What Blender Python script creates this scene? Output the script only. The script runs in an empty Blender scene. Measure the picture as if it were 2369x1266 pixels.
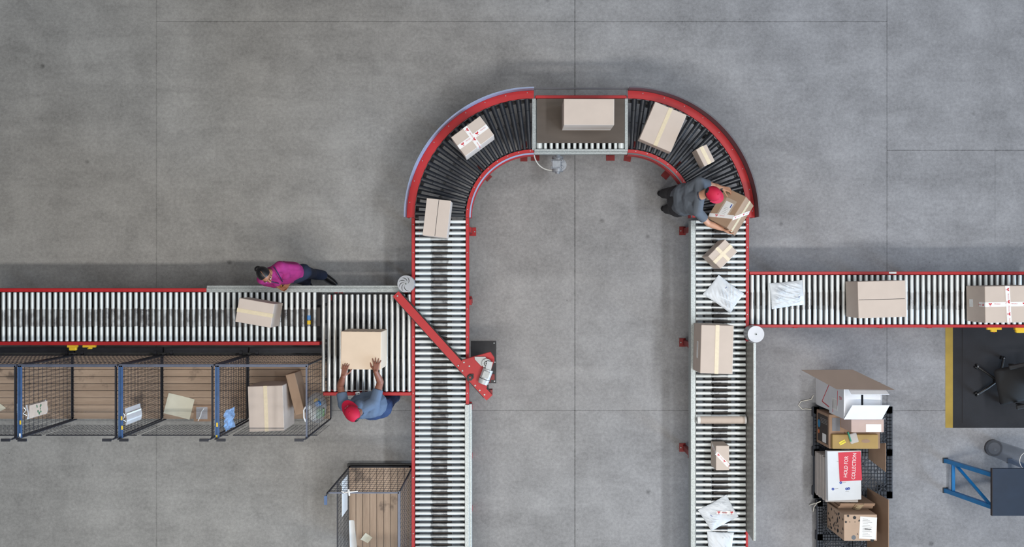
import bpy, bmesh, math, random
from mathutils import Vector, Matrix, Euler

random.seed(7)
scene = bpy.context.scene
COL = scene.collection
H = 14.0            # camera height above the floor (m)
F = 2275.0          # focal length in pixels of a 2369 px wide frame
CX, CY = 1184.5, 633.0
PI = math.pi

def P(px, py, z=0.0):
    k = (H - z) / F
    return Vector(((px - CX) * k, -(py - CY) * k, z))

# ------------------------------------------------------------------ materials
def lin(c):
    c = c / 255.0
    return c / 12.92 if c <= 0.04045 else ((c + 0.055) / 1.055) ** 2.4

MATS = {}
def M(name, rgb, rough=0.6, metal=0.0, var=0.08, scale=12.0, bump=0.0, bscale=None, detail=4.0,
      trans=0.0, alpha=1.0, coat=0.0, stretch=(1, 1, 1)):
    if name in MATS:
        return MATS[name]
    m = bpy.data.materials.new(name)
    m.use_nodes = True
    nt = m.node_tree
    b = nt.nodes['Principled BSDF']
    col = (lin(rgb[0]), lin(rgb[1]), lin(rgb[2]), 1)
    b.inputs['Roughness'].default_value = rough
    b.inputs['Metallic'].default_value = metal
    b.inputs['Alpha'].default_value = alpha
    b.inputs['Transmission Weight'].default_value = trans
    b.inputs['Coat Weight'].default_value = coat
    tc = nt.nodes.new('ShaderNodeTexCoord')
    mp = nt.nodes.new('ShaderNodeMapping')
    mp.inputs['Scale'].default_value = stretch
    nt.links.new(tc.outputs['Object'], mp.inputs['Vector'])
    n = nt.nodes.new('ShaderNodeTexNoise')
    n.inputs['Scale'].default_value = scale
    n.inputs['Detail'].default_value = detail
    nt.links.new(mp.outputs['Vector'], n.inputs['Vector'])
    r = nt.nodes.new('ShaderNodeMapRange')
    r.inputs['From Min'].default_value = 0.3
    r.inputs['From Max'].default_value = 0.7
    r.inputs['To Min'].default_value = 1 - var
    r.inputs['To Max'].default_value = 1 + var
    nt.links.new(n.outputs['Fac'], r.inputs['Value'])
    v = nt.nodes.new('ShaderNodeVectorMath'); v.operation = 'SCALE'
    v.inputs[0].default_value = col[:3]
    nt.links.new(r.outputs['Result'], v.inputs['Scale'])
    nt.links.new(v.outputs['Vector'], b.inputs['Base Color'])
    if bump > 0:
        bn = nt.nodes.new('ShaderNodeTexNoise')
        bn.inputs['Scale'].default_value = bscale or scale * 3
        bn.inputs['Detail'].default_value = 5
        nt.links.new(mp.outputs['Vector'], bn.inputs['Vector'])
        bp = nt.nodes.new('ShaderNodeBump')
        bp.inputs['Strength'].default_value = bump
        bp.inputs['Distance'].default_value = 0.02
        nt.links.new(bn.outputs['Fac'], bp.inputs['Height'])
        nt.links.new(bp.outputs['Normal'], b.inputs['Normal'])
    MATS[name] = m
    return m

class N:
    """tiny node-graph helper"""
    def __init__(s, m):
        s.nt = m.node_tree
    def n(s, t, **kw):
        x = s.nt.nodes.new(t)
        for k, v in kw.items():
            setattr(x, k, v)
        return x
    def link(s, a, b):
        s.nt.links.new(a, b)
    def math(s, op, a, b=None, c=None, clamp=False):
        x = s.n('ShaderNodeMath', operation=op, use_clamp=clamp)
        for i, q in enumerate((a, b, c)):
            if q is None:
                continue
            if isinstance(q, (int, float)):
                x.inputs[i].default_value = q
            else:
                s.link(q, x.inputs[i])
        return x.outputs[0]
    def rng(s, v, a, b, c, d, smooth=False):
        x = s.n('ShaderNodeMapRange')
        if smooth:
            x.interpolation_type = 'SMOOTHSTEP'
        for i, q in enumerate((a, b, c, d)):
            x.inputs[i + 1].default_value = q
        s.link(v, x.inputs[0])
        return x.outputs[0]
    def noise(s, vec, scale, detail=4, rough=0.55, dist=0.0):
        x = s.n('ShaderNodeTexNoise')
        x.inputs['Scale'].default_value = scale
        x.inputs['Detail'].default_value = detail
        x.inputs['Roughness'].default_value = rough
        x.inputs['Distortion'].default_value = dist
        if vec is not None:
            s.link(vec, x.inputs['Vector'])
        return x.outputs['Fac']
    def mix(s, fac, a, b):
        x = s.n('ShaderNodeMix', data_type='RGBA')
        if isinstance(fac, (int, float)):
            x.inputs[0].default_value = fac
        else:
            s.link(fac, x.inputs[0])
        for i, q in ((6, a), (7, b)):
            if isinstance(q, tuple):
                x.inputs[i].default_value = q
            else:
                s.link(q, x.inputs[i])
        return x.outputs[2]

def C3(r, g, b):
    return (lin(r), lin(g), lin(b), 1)

def floor_material():
    m = bpy.data.materials.new('worn_concrete'); m.use_nodes = True
    g = N(m); b = m.node_tree.nodes['Principled BSDF']
    tc = g.n('ShaderNodeTexCoord'); vec = tc.outputs['Object']
    sx = g.n('ShaderNodeSeparateXYZ'); g.link(vec, sx.inputs[0])
    X, Y = sx.outputs[0], sx.outputs[1]
    big = g.noise(vec, 0.35, 5, 0.6)
    mid = g.noise(vec, 1.8, 6, 0.65, 0.3)
    fine = g.noise(vec, 22, 6, 0.75)
    mp = g.n('ShaderNodeMapping'); mp.inputs['Scale'].default_value = (0.35, 2.6, 1)
    g.link(vec, mp.inputs['Vector'])
    streak = g.noise(mp.outputs[0], 1.6, 5, 0.6, 0.4)
    val = g.math('ADD', g.rng(big, 0.3, 0.7, -0.12, 0.12), g.rng(mid, 0.3, 0.7, -0.17, 0.17))
    val = g.math('ADD', val, g.rng(fine, 0.3, 0.7, -0.2, 0.2))
    val = g.math('ADD', val, g.rng(streak, 0.3, 0.7, -0.07, 0.07))
    grit = g.noise(vec, 95, 3, .8)
    val = g.math('ADD', val, g.rng(grit, 0.3, 0.7, -0.09, 0.09))
    # blotches / grease spots
    vo = g.n('ShaderNodeTexVoronoi'); vo.inputs['Scale'].default_value = 1.5
    vo.inputs['Randomness'].default_value = 1.0
    g.link(vec, vo.inputs['Vector'])
    spot = g.rng(vo.outputs['Distance'], 0.015, 0.075, 1, 0, True)
    sepc = g.n('ShaderNodeSeparateXYZ'); g.link(vo.outputs['Color'], sepc.inputs[0])
    spot = g.math('MULTIPLY', spot, g.rng(sepc.outputs[0], 0.45, 0.75, 0, 0.42))
    val = g.math('SUBTRACT', val, spot)
    vo2 = g.n('ShaderNodeTexVoronoi'); vo2.inputs['Scale'].default_value = 5.5
    g.link(vec, vo2.inputs['Vector'])
    sep2 = g.n('ShaderNodeSeparateXYZ'); g.link(vo2.outputs['Color'], sep2.inputs[0])
    sp2 = g.math('MULTIPLY', g.rng(vo2.outputs['Distance'], 0.02, 0.07, 1, 0, True), g.rng(sep2.outputs[1], 0.82, 0.9, 0, 0.4))
    val = g.math('SUBTRACT', val, sp2)
    # a few faint arcs left by tyres
    for (cx, cy, rad, w, st) in ((-5.2, -17.0, 19.6, .045, .10), (-4.6, -17.8, 21.2, .03, .09), (1.6, 17.5, 14.3, .03, .06), (3.2, 1.0, 1.3, .012, .10), (4.4, 0.2, 1.9, .012, .08)):
        dx = g.math('SUBTRACT', X, cx); dy = g.math('SUBTRACT', Y, cy)
        d = g.math('SQRT', g.math('ADD', g.math('MULTIPLY', dx, dx), g.math('MULTIPLY', dy, dy)))
        a = g.rng(g.math('ABSOLUTE', g.math('SUBTRACT', d, rad)), 0, w, st, 0, True)
        a = g.math('MULTIPLY', a, g.rng(mid, 0.42, 0.6, 0, 1))
        val = g.math('SUBTRACT', val, a)
    # cut joints between slabs
    def joint(axis, pos, lo, hi, w, st):
        A, B = (X, Y) if axis == 'x' else (Y, X)
        d = g.math('ABSOLUTE', g.math('SUBTRACT', A, pos))
        k = g.rng(d, w * 0.5, w, st, 0, True)
        k = g.math('MULTIPLY', k, g.math('GREATER_THAN', B, lo))
        k = g.math('MULTIPLY', k, g.math('LESS_THAN', B, hi))
        return k
    k = 14.0 / F
    xx = lambda p: (p - CX) * k
    yy = lambda p: -(p - CY) * k
    js = [joint('x', xx(362), -9, 9, .010, .22), joint('x', xx(1330), -9, 9, .012, .42),
          joint('x', xx(2052), -9, 9, .009, .34), joint('y', yy(50), xx(362), xx(2052), .009, .40),
          joint('y', yy(950), xx(362), 9, .009, .36), joint('y', yy(348), xx(2052), 9, .009, .36),
          joint('x', xx(2302), yy(560), yy(340), .006, .22)]
    for j in js:
        val = g.math('SUBTRACT', val, j)
    # pale scuffs
    mp3 = g.n('ShaderNodeMapping'); mp3.inputs['Scale'].default_value = (3, .4, 1); mp3.inputs['Rotation'].default_value = (0, 0, .6)
    g.link(vec, mp3.inputs['Vector'])
    sc = g.rng(g.noise(mp3.outputs[0], 3.0, 8, .7, 1.5), 0.70, 0.78, 0, .10)
    val = g.math('ADD', val, sc)
    light_tint = g.mix(g.rng(X, -4, 4, 0, 1), (0.302, 0.293, 0.276, 1), (0.288, 0.291, 0.306, 1))  # warm-to-cool cast of the hall's light, put into the floor colour
    sc2 = g.n('ShaderNodeVectorMath', operation='SCALE')
    g.link(light_tint, sc2.inputs[0]); g.link(g.math('ADD', val, 1.0), sc2.inputs['Scale'])
    g.link(sc2.outputs[0], b.inputs['Base Color'])
    b.inputs['Roughness'].default_value = 0.62
    b.inputs['Specular IOR Level'].default_value = 0.3
    bp = g.n('ShaderNodeBump'); bp.inputs['Strength'].default_value = 0.06; bp.inputs['Distance'].default_value = 0.01
    g.link(fine, bp.inputs['Height']); g.link(bp.outputs[0], b.inputs['Normal'])
    return m

def roller_material(name, half, worn=0.36, dark=(120, 120, 122)):
    """zinc tube whose middle is worn to bare, darker, polished steel; long axis = local X"""
    m = bpy.data.materials.new(name); m.use_nodes = True
    g = N(m); b = m.node_tree.nodes['Principled BSDF']
    tc = g.n('ShaderNodeTexCoord'); vec = tc.outputs['Object']
    sx = g.n('ShaderNodeSeparateXYZ'); g.link(vec, sx.inputs[0])
    oi = g.n('ShaderNodeObjectInfo')
    rnd = oi.outputs['Random']
    cmb = g.n('ShaderNodeVectorMath', operation='ADD')
    rv = g.n('ShaderNodeCombineXYZ'); g.link(g.math('MULTIPLY', rnd, 37.0), rv.inputs[1]); g.link(g.math('MULTIPLY', rnd, 11.0), rv.inputs[0])
    g.link(vec, cmb.inputs[0]); g.link(rv.outputs[0], cmb.inputs[1])
    nz = g.noise(cmb.outputs[0], 6, 4, .6)
    ax = g.math('ABSOLUTE', g.math('SUBTRACT', sx.outputs[0], -0.015))
    ax = g.math('ADD', ax, g.rng(nz, .3, .7, -.05 * half, .05 * half))
    mid = g.rng(ax, worn * half * .93, worn * half * 1.02, 1, 0, True)
    amt = g.rng(g.math('FRACT', g.math('MULTIPLY', rnd, 7.3)), 0, 1, .65, 1.0)
    mid = g.math('MULTIPLY', mid, amt)
    patch = g.rng(g.noise(cmb.outputs[0], 9, 3, .5), .4, .6, .6, 1)
    mid = g.math('MULTIPLY', mid, patch)
    shade = g.rng(nz, .3, .7, .9, 1.06)
    c = g.mix(mid, C3(226, 232, 232), C3(*dark))
    sc = g.n('ShaderNodeVectorMath', operation='SCALE'); g.link(c, sc.inputs[0]); g.link(shade, sc.inputs['Scale'])
    g.link(sc.outputs[0], b.inputs['Base Color'])
    g.link(g.rng(mid, 0, 1, .48, .24), b.inputs['Roughness'])
    g.link(g.rng(mid, 0, 1, .35, .65), b.inputs['Metallic'])
    return m

def wood_material(name, along='x'):
    m = bpy.data.materials.new(name); m.use_nodes = True
    g = N(m); b = m.node_tree.nodes['Principled BSDF']
    tc = g.n('ShaderNodeTexCoord'); vec = tc.outputs['Object']
    mp = g.n('ShaderNodeMapping')
    mp.inputs['Scale'].default_value = (1, 14, 1) if along == 'x' else (14, 1, 1)
    g.link(vec, mp.inputs['Vector'])
    oi = g.n('ShaderNodeObjectInfo')
    ad = g.n('ShaderNodeVectorMath', operation='ADD'); g.link(mp.outputs[0], ad.inputs[0]); g.link(oi.outputs['Location'], ad.inputs[1])
    grain = g.noise(ad.outputs[0], 5, 6, .65, .4)
    mp2 = g.n('ShaderNodeMapping'); mp2.inputs['Scale'].default_value = (.6, 9, 1) if along == 'x' else (9, .6, 1)
    g.link(vec, mp2.inputs['Vector'])
    plank = g.noise(mp2.outputs[0], 1.05, 1, .4)
    ad2 = g.n('ShaderNodeVectorMath', operation='ADD'); g.link(vec, ad2.inputs[0]); g.link(oi.outputs['Location'], ad2.inputs[1])
    stain = g.rng(g.noise(ad2.outputs[0], 3.2, 4, .6), .60, .70, 0, .6)
    c = g.mix(grain, C3(132, 110, 92), C3(188, 164, 142))
    c = g.mix(g.rng(plank, .35, .65, 0, .5), c, C3(196, 172, 150))
    c = g.mix(stain, c, C3(62, 54, 50))
    g.link(c, b.inputs['Base Color'])
    b.inputs['Roughness'].default_value = .75
    return m

RED = M('red_paint', (178, 24, 30), .5, 0, .07, 6)
DRED = M('red_paint_dull', (132, 32, 32), .5, 0, .12, 10)
ZINC = M('galvanised_steel', (160, 166, 166), .45, .5, .22, 70, detail=3)
STEEL = M('steel_plate', (160, 164, 168), .35, .8, .1, 20)
BLUEGREY = M('guard_strip_plastic', (150, 164, 196), .45, 0, .06, 6)
DARKSTEEL = M('dark_steel', (52, 52, 54), .5, .4, .15, 14)
BLACK = M('black_plastic', (24, 24, 26), .5, 0, .1, 20)
BELT = M('brown_black_belt', (46, 40, 37), .6, 0, .14, 10)
BELTTOP = M('worn_belt', (86, 76, 68), .6, 0, .16, 2.2, detail=8, stretch=(1, 3, 1))
TAPER = M('black_taper_roller', (36, 39, 45), .34, .0, .22, 16)
PAN = M('under_pan', (46, 46, 48), .6, .3, .2, 8)
CARD = M('cardboard', (204, 189, 177), .8, 0, .035, 5, bump=.03, bscale=60)
BOARD = M('dark_brown_board', (112, 97, 87), .85, 0, .05, 5)
CARD_DARK = M('cardboard_dark', (158, 132, 110), .82, 0, .06, 4)
CARD_LIGHT = M('cardboard_light', (220, 198, 174), .8, 0, .03, 5)
CARD_KRAFT = M('kraft_card', (158, 130, 108), .82, 0, .06, 6)
TAPE = M('clear_brown_tape', (216, 200, 168), .3, 0, .05, 30)
WTAPE = M('white_tape', (240, 238, 236), .4, 0, .02, 20)
PAPER = M('white_paper', (236, 236, 234), .7, 0, .03, 8)
CREAM = M('cream_paper', (222, 218, 198), .75, 0, .04, 8)
POLY = M('white_poly_mailer', (214, 220, 226), .38, 0, .03, 6)
INK_RED = M('red_print', (200, 36, 52), .6, 0, .03, 20)
INK_BLUE = M('blue_print', (40, 70, 160), .6, 0, .03, 20)
INK_BLACK = M('black_print', (34, 32, 32), .6, 0, .05, 20)
INK_GREY = M('grey_print', (140, 138, 136), .6, 0, .05, 20)
YELLOW = M('yellow_plastic', (228, 190, 44), .45, 0, .06, 8)
CAGE_BLUE = M('blue_powder_coat', (56, 88, 130), .42, .1, .14, 14)
CAGE_DARK = M('dark_wire', (44, 46, 54), .5, .3, .15, 12)
CAGE_GREY = M('grey_blue_tube', (92, 98, 114), .45, .3, .1, 12)
WOODX = wood_material('deck_boards_across', 'x')
WOODY = wood_material('deck_boards_along', 'y')
CLEAR = M('clear_plastic', (228, 226, 226), .2, 0, .05, 9, alpha=.42)
FILM = M('clear_film', (215, 225, 238), .15, 0, .1, 14, alpha=.30)

# ------------------------------------------------------------------ mesh building
def frame_rot(a):
    return Matrix.Rotation(a, 4, 'Z')

class MB:
    def __init__(s):
        s.bm = bmesh.new(); s.mats = []; s.cur = 0
    def mat(s, m):
        if m not in s.mats:
            s.mats.append(m)
        s.cur = s.mats.index(m); return s
    def _faces(s, geom):
        for f in geom:
            if isinstance(f, bmesh.types.BMFace):
                f.material_index = s.cur
    def _mark(s, verts):
        fs = set()
        for v in verts:
            fs.update(v.link_faces)
        for f in fs:
            f.material_index = s.cur
    def box(s, c, size, rot=0.0, mtx=None, bevel=0.0):
        r = bmesh.ops.create_cube(s.bm, size=1.0)
        vs = r['verts']
        mt = Matrix.Diagonal((size[0], size[1], size[2], 1))
        if mtx is not None:
            mt = mtx @ mt
        else:
            mt = Matrix.Translation(c) @ (frame_rot(rot) if not isinstance(rot, Matrix) else rot) @ mt
        bmesh.ops.transform(s.bm, matrix=mt, verts=vs)
        s._mark(vs)
        if bevel > 0:
            es = list({e for v in vs for e in v.link_edges})
            b = bmesh.ops.bevel(s.bm, geom=es, offset=bevel, segments=1, affect='EDGES', clamp_overlap=True)
            for f in b['faces']:
                f.material_index = s.cur
        return s
    def bar(s, a, b, w, h, up=Vector((0, 0, 1))):
        a, b = Vector(a), Vector(b)
        d = b - a; L = d.length
        x = d.normalized()
        if abs(x.dot(up)) > .98:
            up = Vector((0, 1, 0))
        y = up.cross(x).normalized(); z = x.cross(y)
        m = Matrix((x, y, z)).transposed().to_4x4(); m.translation = (a + b) / 2
        return s.box(None, (L, w, h), mtx=m)
    def cyl(s, a, b, r0, r1=None, seg=16, caps=True):
        a, b = Vector(a), Vector(b)
        r1 = r0 if r1 is None else r1
        d = b - a
        q = Vector((0, 0, 1)).rotation_difference(d.normalized()).to_matrix().to_4x4()
        q.translation = (a + b) / 2
        r = bmesh.ops.create_cone(s.bm, cap_ends=caps, segments=seg, radius1=r0, radius2=r1, depth=d.length, matrix=q)
        s._mark(r['verts']); return s
    def sph(s, c, r, scale=(1, 1, 1), rot=None, seg=16):
        mt = Matrix.Translation(c) @ (rot if rot is not None else Matrix.Identity(4)) @ Matrix.Diagonal((r * scale[0], r * scale[1], r * scale[2], 1))
        q = bmesh.ops.create_uvsphere(s.bm, u_segments=seg, v_segments=max(6, seg * 2 // 3), radius=1.0, matrix=mt)
        s._mark(q['verts']); return s
    def tube(s, pts, r, seg=8):
        pts = [Vector(p) for p in pts]
        rings = []
        for i, p in enumerate(pts):
            d = (pts[min(i + 1, len(pts) - 1)] - pts[max(i - 1, 0)]).normalized()
            up = Vector((0, 0, 1)) if abs(d.z) < .95 else Vector((1, 0, 0))
            x = d.cross(up).normalized(); y = d.cross(x)
            rings.append([s.bm.verts.new(p + (x * math.cos(2 * PI * k / seg) + y * math.sin(2 * PI * k / seg)) * r) for k in range(seg)])
        for a, b in zip(rings, rings[1:]):
            for k in range(seg):
                f = s.bm.faces.new((a[k], a[(k + 1) % seg], b[(k + 1) % seg], b[k])); f.material_index = s.cur
        for rg in (rings[0], rings[-1]):
            f = s.bm.faces.new(rg); f.material_index = s.cur
        return s
    def prism(s, poly, z0, z1, mtx=None):
        """poly: list of (x,y); extruded from z0 to z1"""
        lo = [s.bm.verts.new((p[0], p[1], z0)) for p in poly]
        hi = [s.bm.verts.new((p[0], p[1], z1)) for p in poly]
        fs = [s.bm.faces.new(lo[::-1]), s.bm.faces.new(hi)]
        n = len(poly)
        for i in range(n):
            fs.append(s.bm.faces.new((lo[i], lo[(i + 1) % n], hi[(i + 1) % n], hi[i])))
        for f in fs:
            f.material_index = s.cur
        if mtx is not None:
            bmesh.ops.transform(s.bm, matrix=mtx, verts=lo + hi)
        return s
    def hexa(s, bottom, top):
        lo = [s.bm.verts.new(p) for p in bottom]; hi = [s.bm.verts.new(p) for p in top]
        fs = [s.bm.faces.new(lo[::-1]), s.bm.faces.new(hi)]
        for i in range(4):
            fs.append(s.bm.faces.new((lo[i], lo[(i + 1) % 4], hi[(i + 1) % 4], hi[i])))
        for f in fs:
            f.material_index = s.cur
        return s
    def ring(s, c, r0, r1, a0, a1, z0, z1, n=40):
        """arc-shaped band in plan"""
        ang = [a0 + (a1 - a0) * i / n for i in range(n + 1)]
        q = []
        for a in ang:
            co, si = math.cos(a), math.sin(a)
            q.append([s.bm.verts.new((c[0] + co * r, c[1] + si * r, z)) for r, z in ((r0, z0), (r1, z0), (r1, z1), (r0, z1))])
        fs = []
        for a, b in zip(q, q[1:]):
            for k in range(4):
                fs.append(s.bm.faces.new((a[k], a[(k + 1) % 4], b[(k + 1) % 4], b[k])))
        if abs(a1 - a0) < 2 * PI - 1e-3:
            fs.append(s.bm.faces.new(q[0])); fs.append(s.bm.faces.new(q[-1][::-1]))
        for f in fs:
            f.material_index = s.cur
        return s
    def text(s, body, size, mtx, thick=0.0004):
        cu = bpy.data.curves.new('t', 'FONT'); cu.body = body; cu.size = size
        cu.align_x = 'CENTER'; cu.align_y = 'CENTER'; cu.extrude = thick; cu.resolution_u = 3
        o = bpy.data.objects.new('t', cu); COL.objects.link(o)
        dg = bpy.context.evaluated_depsgraph_get()
        me = bpy.data.meshes.new_from_object(o.evaluated_get(dg))
        bpy.data.objects.remove(o)
        n0 = len(s.bm.verts)
        s.bm.from_mesh(me)
        s.bm.verts.ensure_lookup_table()
        vs = s.bm.verts[n0:]
        bmesh.ops.transform(s.bm, matrix=mtx, verts=vs)
        s._mark(vs)
        return s
    def wobble(s, amt, seed=0):
        rr = random.Random(seed)
        for v in s.bm.verts:
            v.co += Vector((rr.uniform(-amt, amt), rr.uniform(-amt, amt), rr.uniform(-amt, amt)))
        return s
    def build(s, name, mat=None, parent=None, smooth=False, origin=None, weld=False):
        if weld:
            bmesh.ops.remove_doubles(s.bm, verts=s.bm.verts, dist=1e-5)
        bmesh.ops.recalc_face_normals(s.bm, faces=s.bm.faces)
        if parent is not None:
            inv = wmat(parent).inverted()
            bmesh.ops.transform(s.bm, matrix=inv, verts=s.bm.verts)
            loc = None
        else:
            if origin is None:
                xs = [v.co for v in s.bm.verts]
                lo = Vector((min(v.x for v in xs), min(v.y for v in xs), min(v.z for v in xs)))
                hi = Vector((max(v.x for v in xs), max(v.y for v in xs), 0))
                origin = Vector(((lo.x + hi.x) / 2, (lo.y + hi.y) / 2, lo.z))
            loc = Vector(origin)
            bmesh.ops.translate(s.bm, vec=-loc, verts=s.bm.verts)
        me = bpy.data.meshes.new(name)
        s.bm.to_mesh(me); s.bm.free()
        if s.mats:
            for q in s.mats:
                me.materials.append(q)
        elif mat:
            me.materials.append(mat)
        if smooth:
            for p in me.polygons:
                p.use_smooth = True
            try:
                me.set_sharp_from_angle(angle=math.radians(smooth if smooth > 1 else 40))
            except Exception:
                pass
        o = bpy.data.objects.new(name, me); COL.objects.link(o)
        if parent is not None:
            o.parent = parent
        else:
            o.location = loc
        return o

def wmat(o):
    m = Matrix.Translation(o.location) @ o.rotation_euler.to_matrix().to_4x4()
    return (wmat(o.parent) @ m) if o.parent else m

def thing(name, label, cat, loc=(0, 0, 0), rz=0.0, group=None):
    o = bpy.data.objects.new(name, None); COL.objects.link(o)
    o.empty_display_size = .2
    o.location = Vector(loc); o.rotation_euler = (0, 0, rz)
    tag(o, label, cat, group); return o

def tag(o, label, cat, group=None):
    o['label'] = label; o['category'] = cat
    if group:
        o['group'] = group
    return o

def struct(o):
    o['kind'] = 'structure'; return o

# ------------------------------------------------------------------ floor
b = MB(); b.box((0, 0, -.05), (24, 18, .1))
fl = b.build('floor', floor_material(), origin=(0, 0, 0)); struct(fl)

WALLM = M('painted_block_wall', (66, 66, 68), .8, 0, .06, 2)
for nm, c_, s_ in (('wall_north', (0, 9.1, 7.5), (24, .2, 15)), ('wall_west', (-12.1, 0, 7.5), (.2, 18, 15))):
    b = MB(); b.mat(WALLM); b.box(c_, s_); struct(b.build(nm, None))

# ------------------------------------------------------------------ conveyors
ZR = 0.868           # top of the side rails
RT = 0.876           # top of the rollers
RR = 0.0232          # roller radius
ZC = RT - RR

def wx(px, z=ZR): return (px - CX) * (H - z) / F
def wy(py, z=ZR): return -(py - CY) * (H - z) / F

def rail(root, name, mat, x0, y0, x1, y1, z0=.70, z1=ZR, bolts=True, horizontal=None):
    """a side channel given by its plan rectangle in metres"""
    b = MB(); b.mat(mat)
    b.box(((x0 + x1) / 2, (y0 + y1) / 2, (z0 + z1) / 2), (abs(x1 - x0), abs(y1 - y0), z1 - z0), bevel=.004)
    return b.build(name, None, root)

def leg(root, top, foot, side, mat=RED, z1=.69):
    """leg with a foot plate: vertical post, gusset to the rail"""
    b = MB(); b.mat(mat)
    b.box((foot.x, foot.y, z1 / 2 + .004), (.05, .07, z1 - .008))
    d = Vector((top.x - foot.x, top.y - foot.y, 0))
    if d.length > .02:
        b.bar((foot.x, foot.y, z1 - .05), (top.x, top.y, z1 - .02), .06, .06)
    o = b.build('leg', None, root)
    f = MB(); f.mat(mat)
    f.box((foot.x + side[0] * .03, foot.y + side[1] * .03, .006), (.09, .12, .012) if abs(side[0]) > .5 else (.12, .09, .012))
    f.mat(ZINC); f.cyl((foot.x + side[0] * .055, foot.y + side[1] * .055, .012), (foot.x + side[0] * .055, foot.y + side[1] * .055, .024), .009, seg=8)
    f.build('foot_plate', None, o)
    return o

def roller_mesh(half, mat, r=RR):
    b = MB(); b.mat(mat)
    b.cyl((-half, 0, 0), (half, 0, 0), r, seg=20)
    b.mat(BLACK)
    for s in (-1, 1):
        b.cyl((s * half, 0, 0), (s * (half + .012), 0, 0), r * .55, seg=8)
        b.cyl((s * (half + .012), 0, 0), (s * (half + .022), 0, 0), .006, seg=6)
    return b

def place_rollers(root, half, mat, centres, along, z=ZC, r=RR):
    """centres: world xy; along: angle of the roller axis"""
    inv = wmat(root).inverted()
    proto = roller_mesh(half, mat, r).build('roller', None, root, smooth=30)
    # mesh was transformed by the root's inverse: undo so its axis is local X
    proto.data.transform(wmat(root))
    for i, c in enumerate(centres):
        o = proto if i == 0 else proto.copy()
        if i:
            COL.objects.link(o); o.parent = root
        o.location = inv @ Vector((c[0], c[1], z))
        o.rotation_euler = (0, 0, along - root.rotation_euler.z)

def drive_belt(root, x0, y0, x1, y1, along, mat=BELT, ribs=0.0):
    b = MB(); b.mat(mat)
    b.box(((x0 + x1) / 2, (y0 + y1) / 2, .806), (abs(x1 - x0), abs(y1 - y0), .012))
    return b.build('drive_belt', None, root)

def bolts_row(root, pts, z=ZR, mat=ZINC):
    b = MB(); b.mat(mat)
    for p in pts:
        b.cyl((p[0], p[1], z - .001), (p[0], p[1], z + .005), .007, seg=6)
    return b.build('bolts', None, root)

PITCH_X = 13.35 * (H - RT) / F

# --- infeed on the left (runs along X)
R_INF = roller_material('zinc_roller_infeed', .332)
R_PALE = roller_material('zinc_roller_pale', .332, dark=(196, 198, 198))
R_TRK = roller_material('zinc_roller_trunk', .312)
R_WIDE = M('chrome_roller', (226, 228, 226), .26, .62, .12, 5, stretch=(1.5, 6, 6))

xl = wx(-60); xr = wx(739)
t = thing('roller_conveyor', 'red-railed roller conveyor from the left edge, behind the row of roll cages', 'conveyor', ((xl + xr) / 2, wy(733), 0))
rail(t, 'side_rail', RED, xl, wy(667), wx(482), wy(675.5))
rail(t, 'side_rail', RED, xl, wy(791), xr, wy(799))
g = MB(); g.mat(ZINC)
gx0, gx1 = wx(478), wx(951)
g.box(((gx0 + gx1) / 2, wy(671.5), .79), (gx1 - gx0, abs(wy(676.5) - wy(666.5)), .18), bevel=.003)
g.box(((gx0 + gx1) / 2, wy(664.3), .85), (gx1 - gx0, abs(wy(668) - wy(661)), .03), bevel=.003)
o = g.build('guard_rail', None, t); o['label'] = 'galvanised grey guard rail'
cs = []
x = wx(7)
while x < xr - .03:
    cs.append((x, wy(733.3))); x += PITCH_X
x = wx(7) - PITCH_X
while x > xl + .03:
    cs.append((x, wy(733.3))); x -= PITCH_X
place_rollers(t, .326, R_INF, cs, PI / 2)
drive_belt(t, xl, wy(712), xr, wy(755), 'x')
b = MB(); b.mat(PAN)
b.box(((xl + xr) / 2, wy(733), .71), (xr - xl, abs(wy(791) - wy(676)), .012))
for px in range(20, 740, 90):
    b.box((wx(px), wy(733), .76), (.045, .62, .04))
b.build('under_pan', None, t)
for px in (30, 250, 470, 600):
    for py, sy in ((684, -1), (795, 1)):
        leg(t, Vector((wx(px), wy(py), 0)), Vector((wx(px), wy(py), 0)), (0, sy))
b = MB(); b.mat(YELLOW)
b.box((wx(163), wy(799) - .018, .80), (.13, .03, .05)); b.box((wx(163), wy(799) - .05, .79), (.10, .05, .055), bevel=.012)
o = b.build('pull_switch', None, t); o['label'] = 'yellow switch box under the rail'
b = MB(); b.mat(YELLOW)
b.box((wx(202), wy(799) - .018, .80), (.17, .03, .04)); b.box((wx(202), wy(799) - .035, .79), (.06, .045, .04), bevel=.006)
b.mat(BLACK); b.cyl((wx(199), wy(799) - .04, .81), (wx(199), wy(799) - .04, .816), .008, seg=8)
o = b.build('pull_switch', None, t); o['label'] = 'yellow cable switch bracket under the rail'
# coloured sleeve left on one roller
b = MB(); b.mat(INK_BLUE)
sx_ = min(cs, key=lambda c: abs(c[0] - wx(718)))[0]
b.mat(M('blue_sticker', (70, 130, 190), .4)); b.cyl((sx_, wy(730), ZC), (sx_, wy(740), ZC), RR + .0012, seg=20)
b.mat(YELLOW); b.cyl((sx_, wy(742), ZC), (sx_, wy(751), ZC), RR + .0012, seg=20)
o = b.build('sticker', None, t, smooth=30); o['label'] = 'blue and yellow sticker round a roller'

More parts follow.
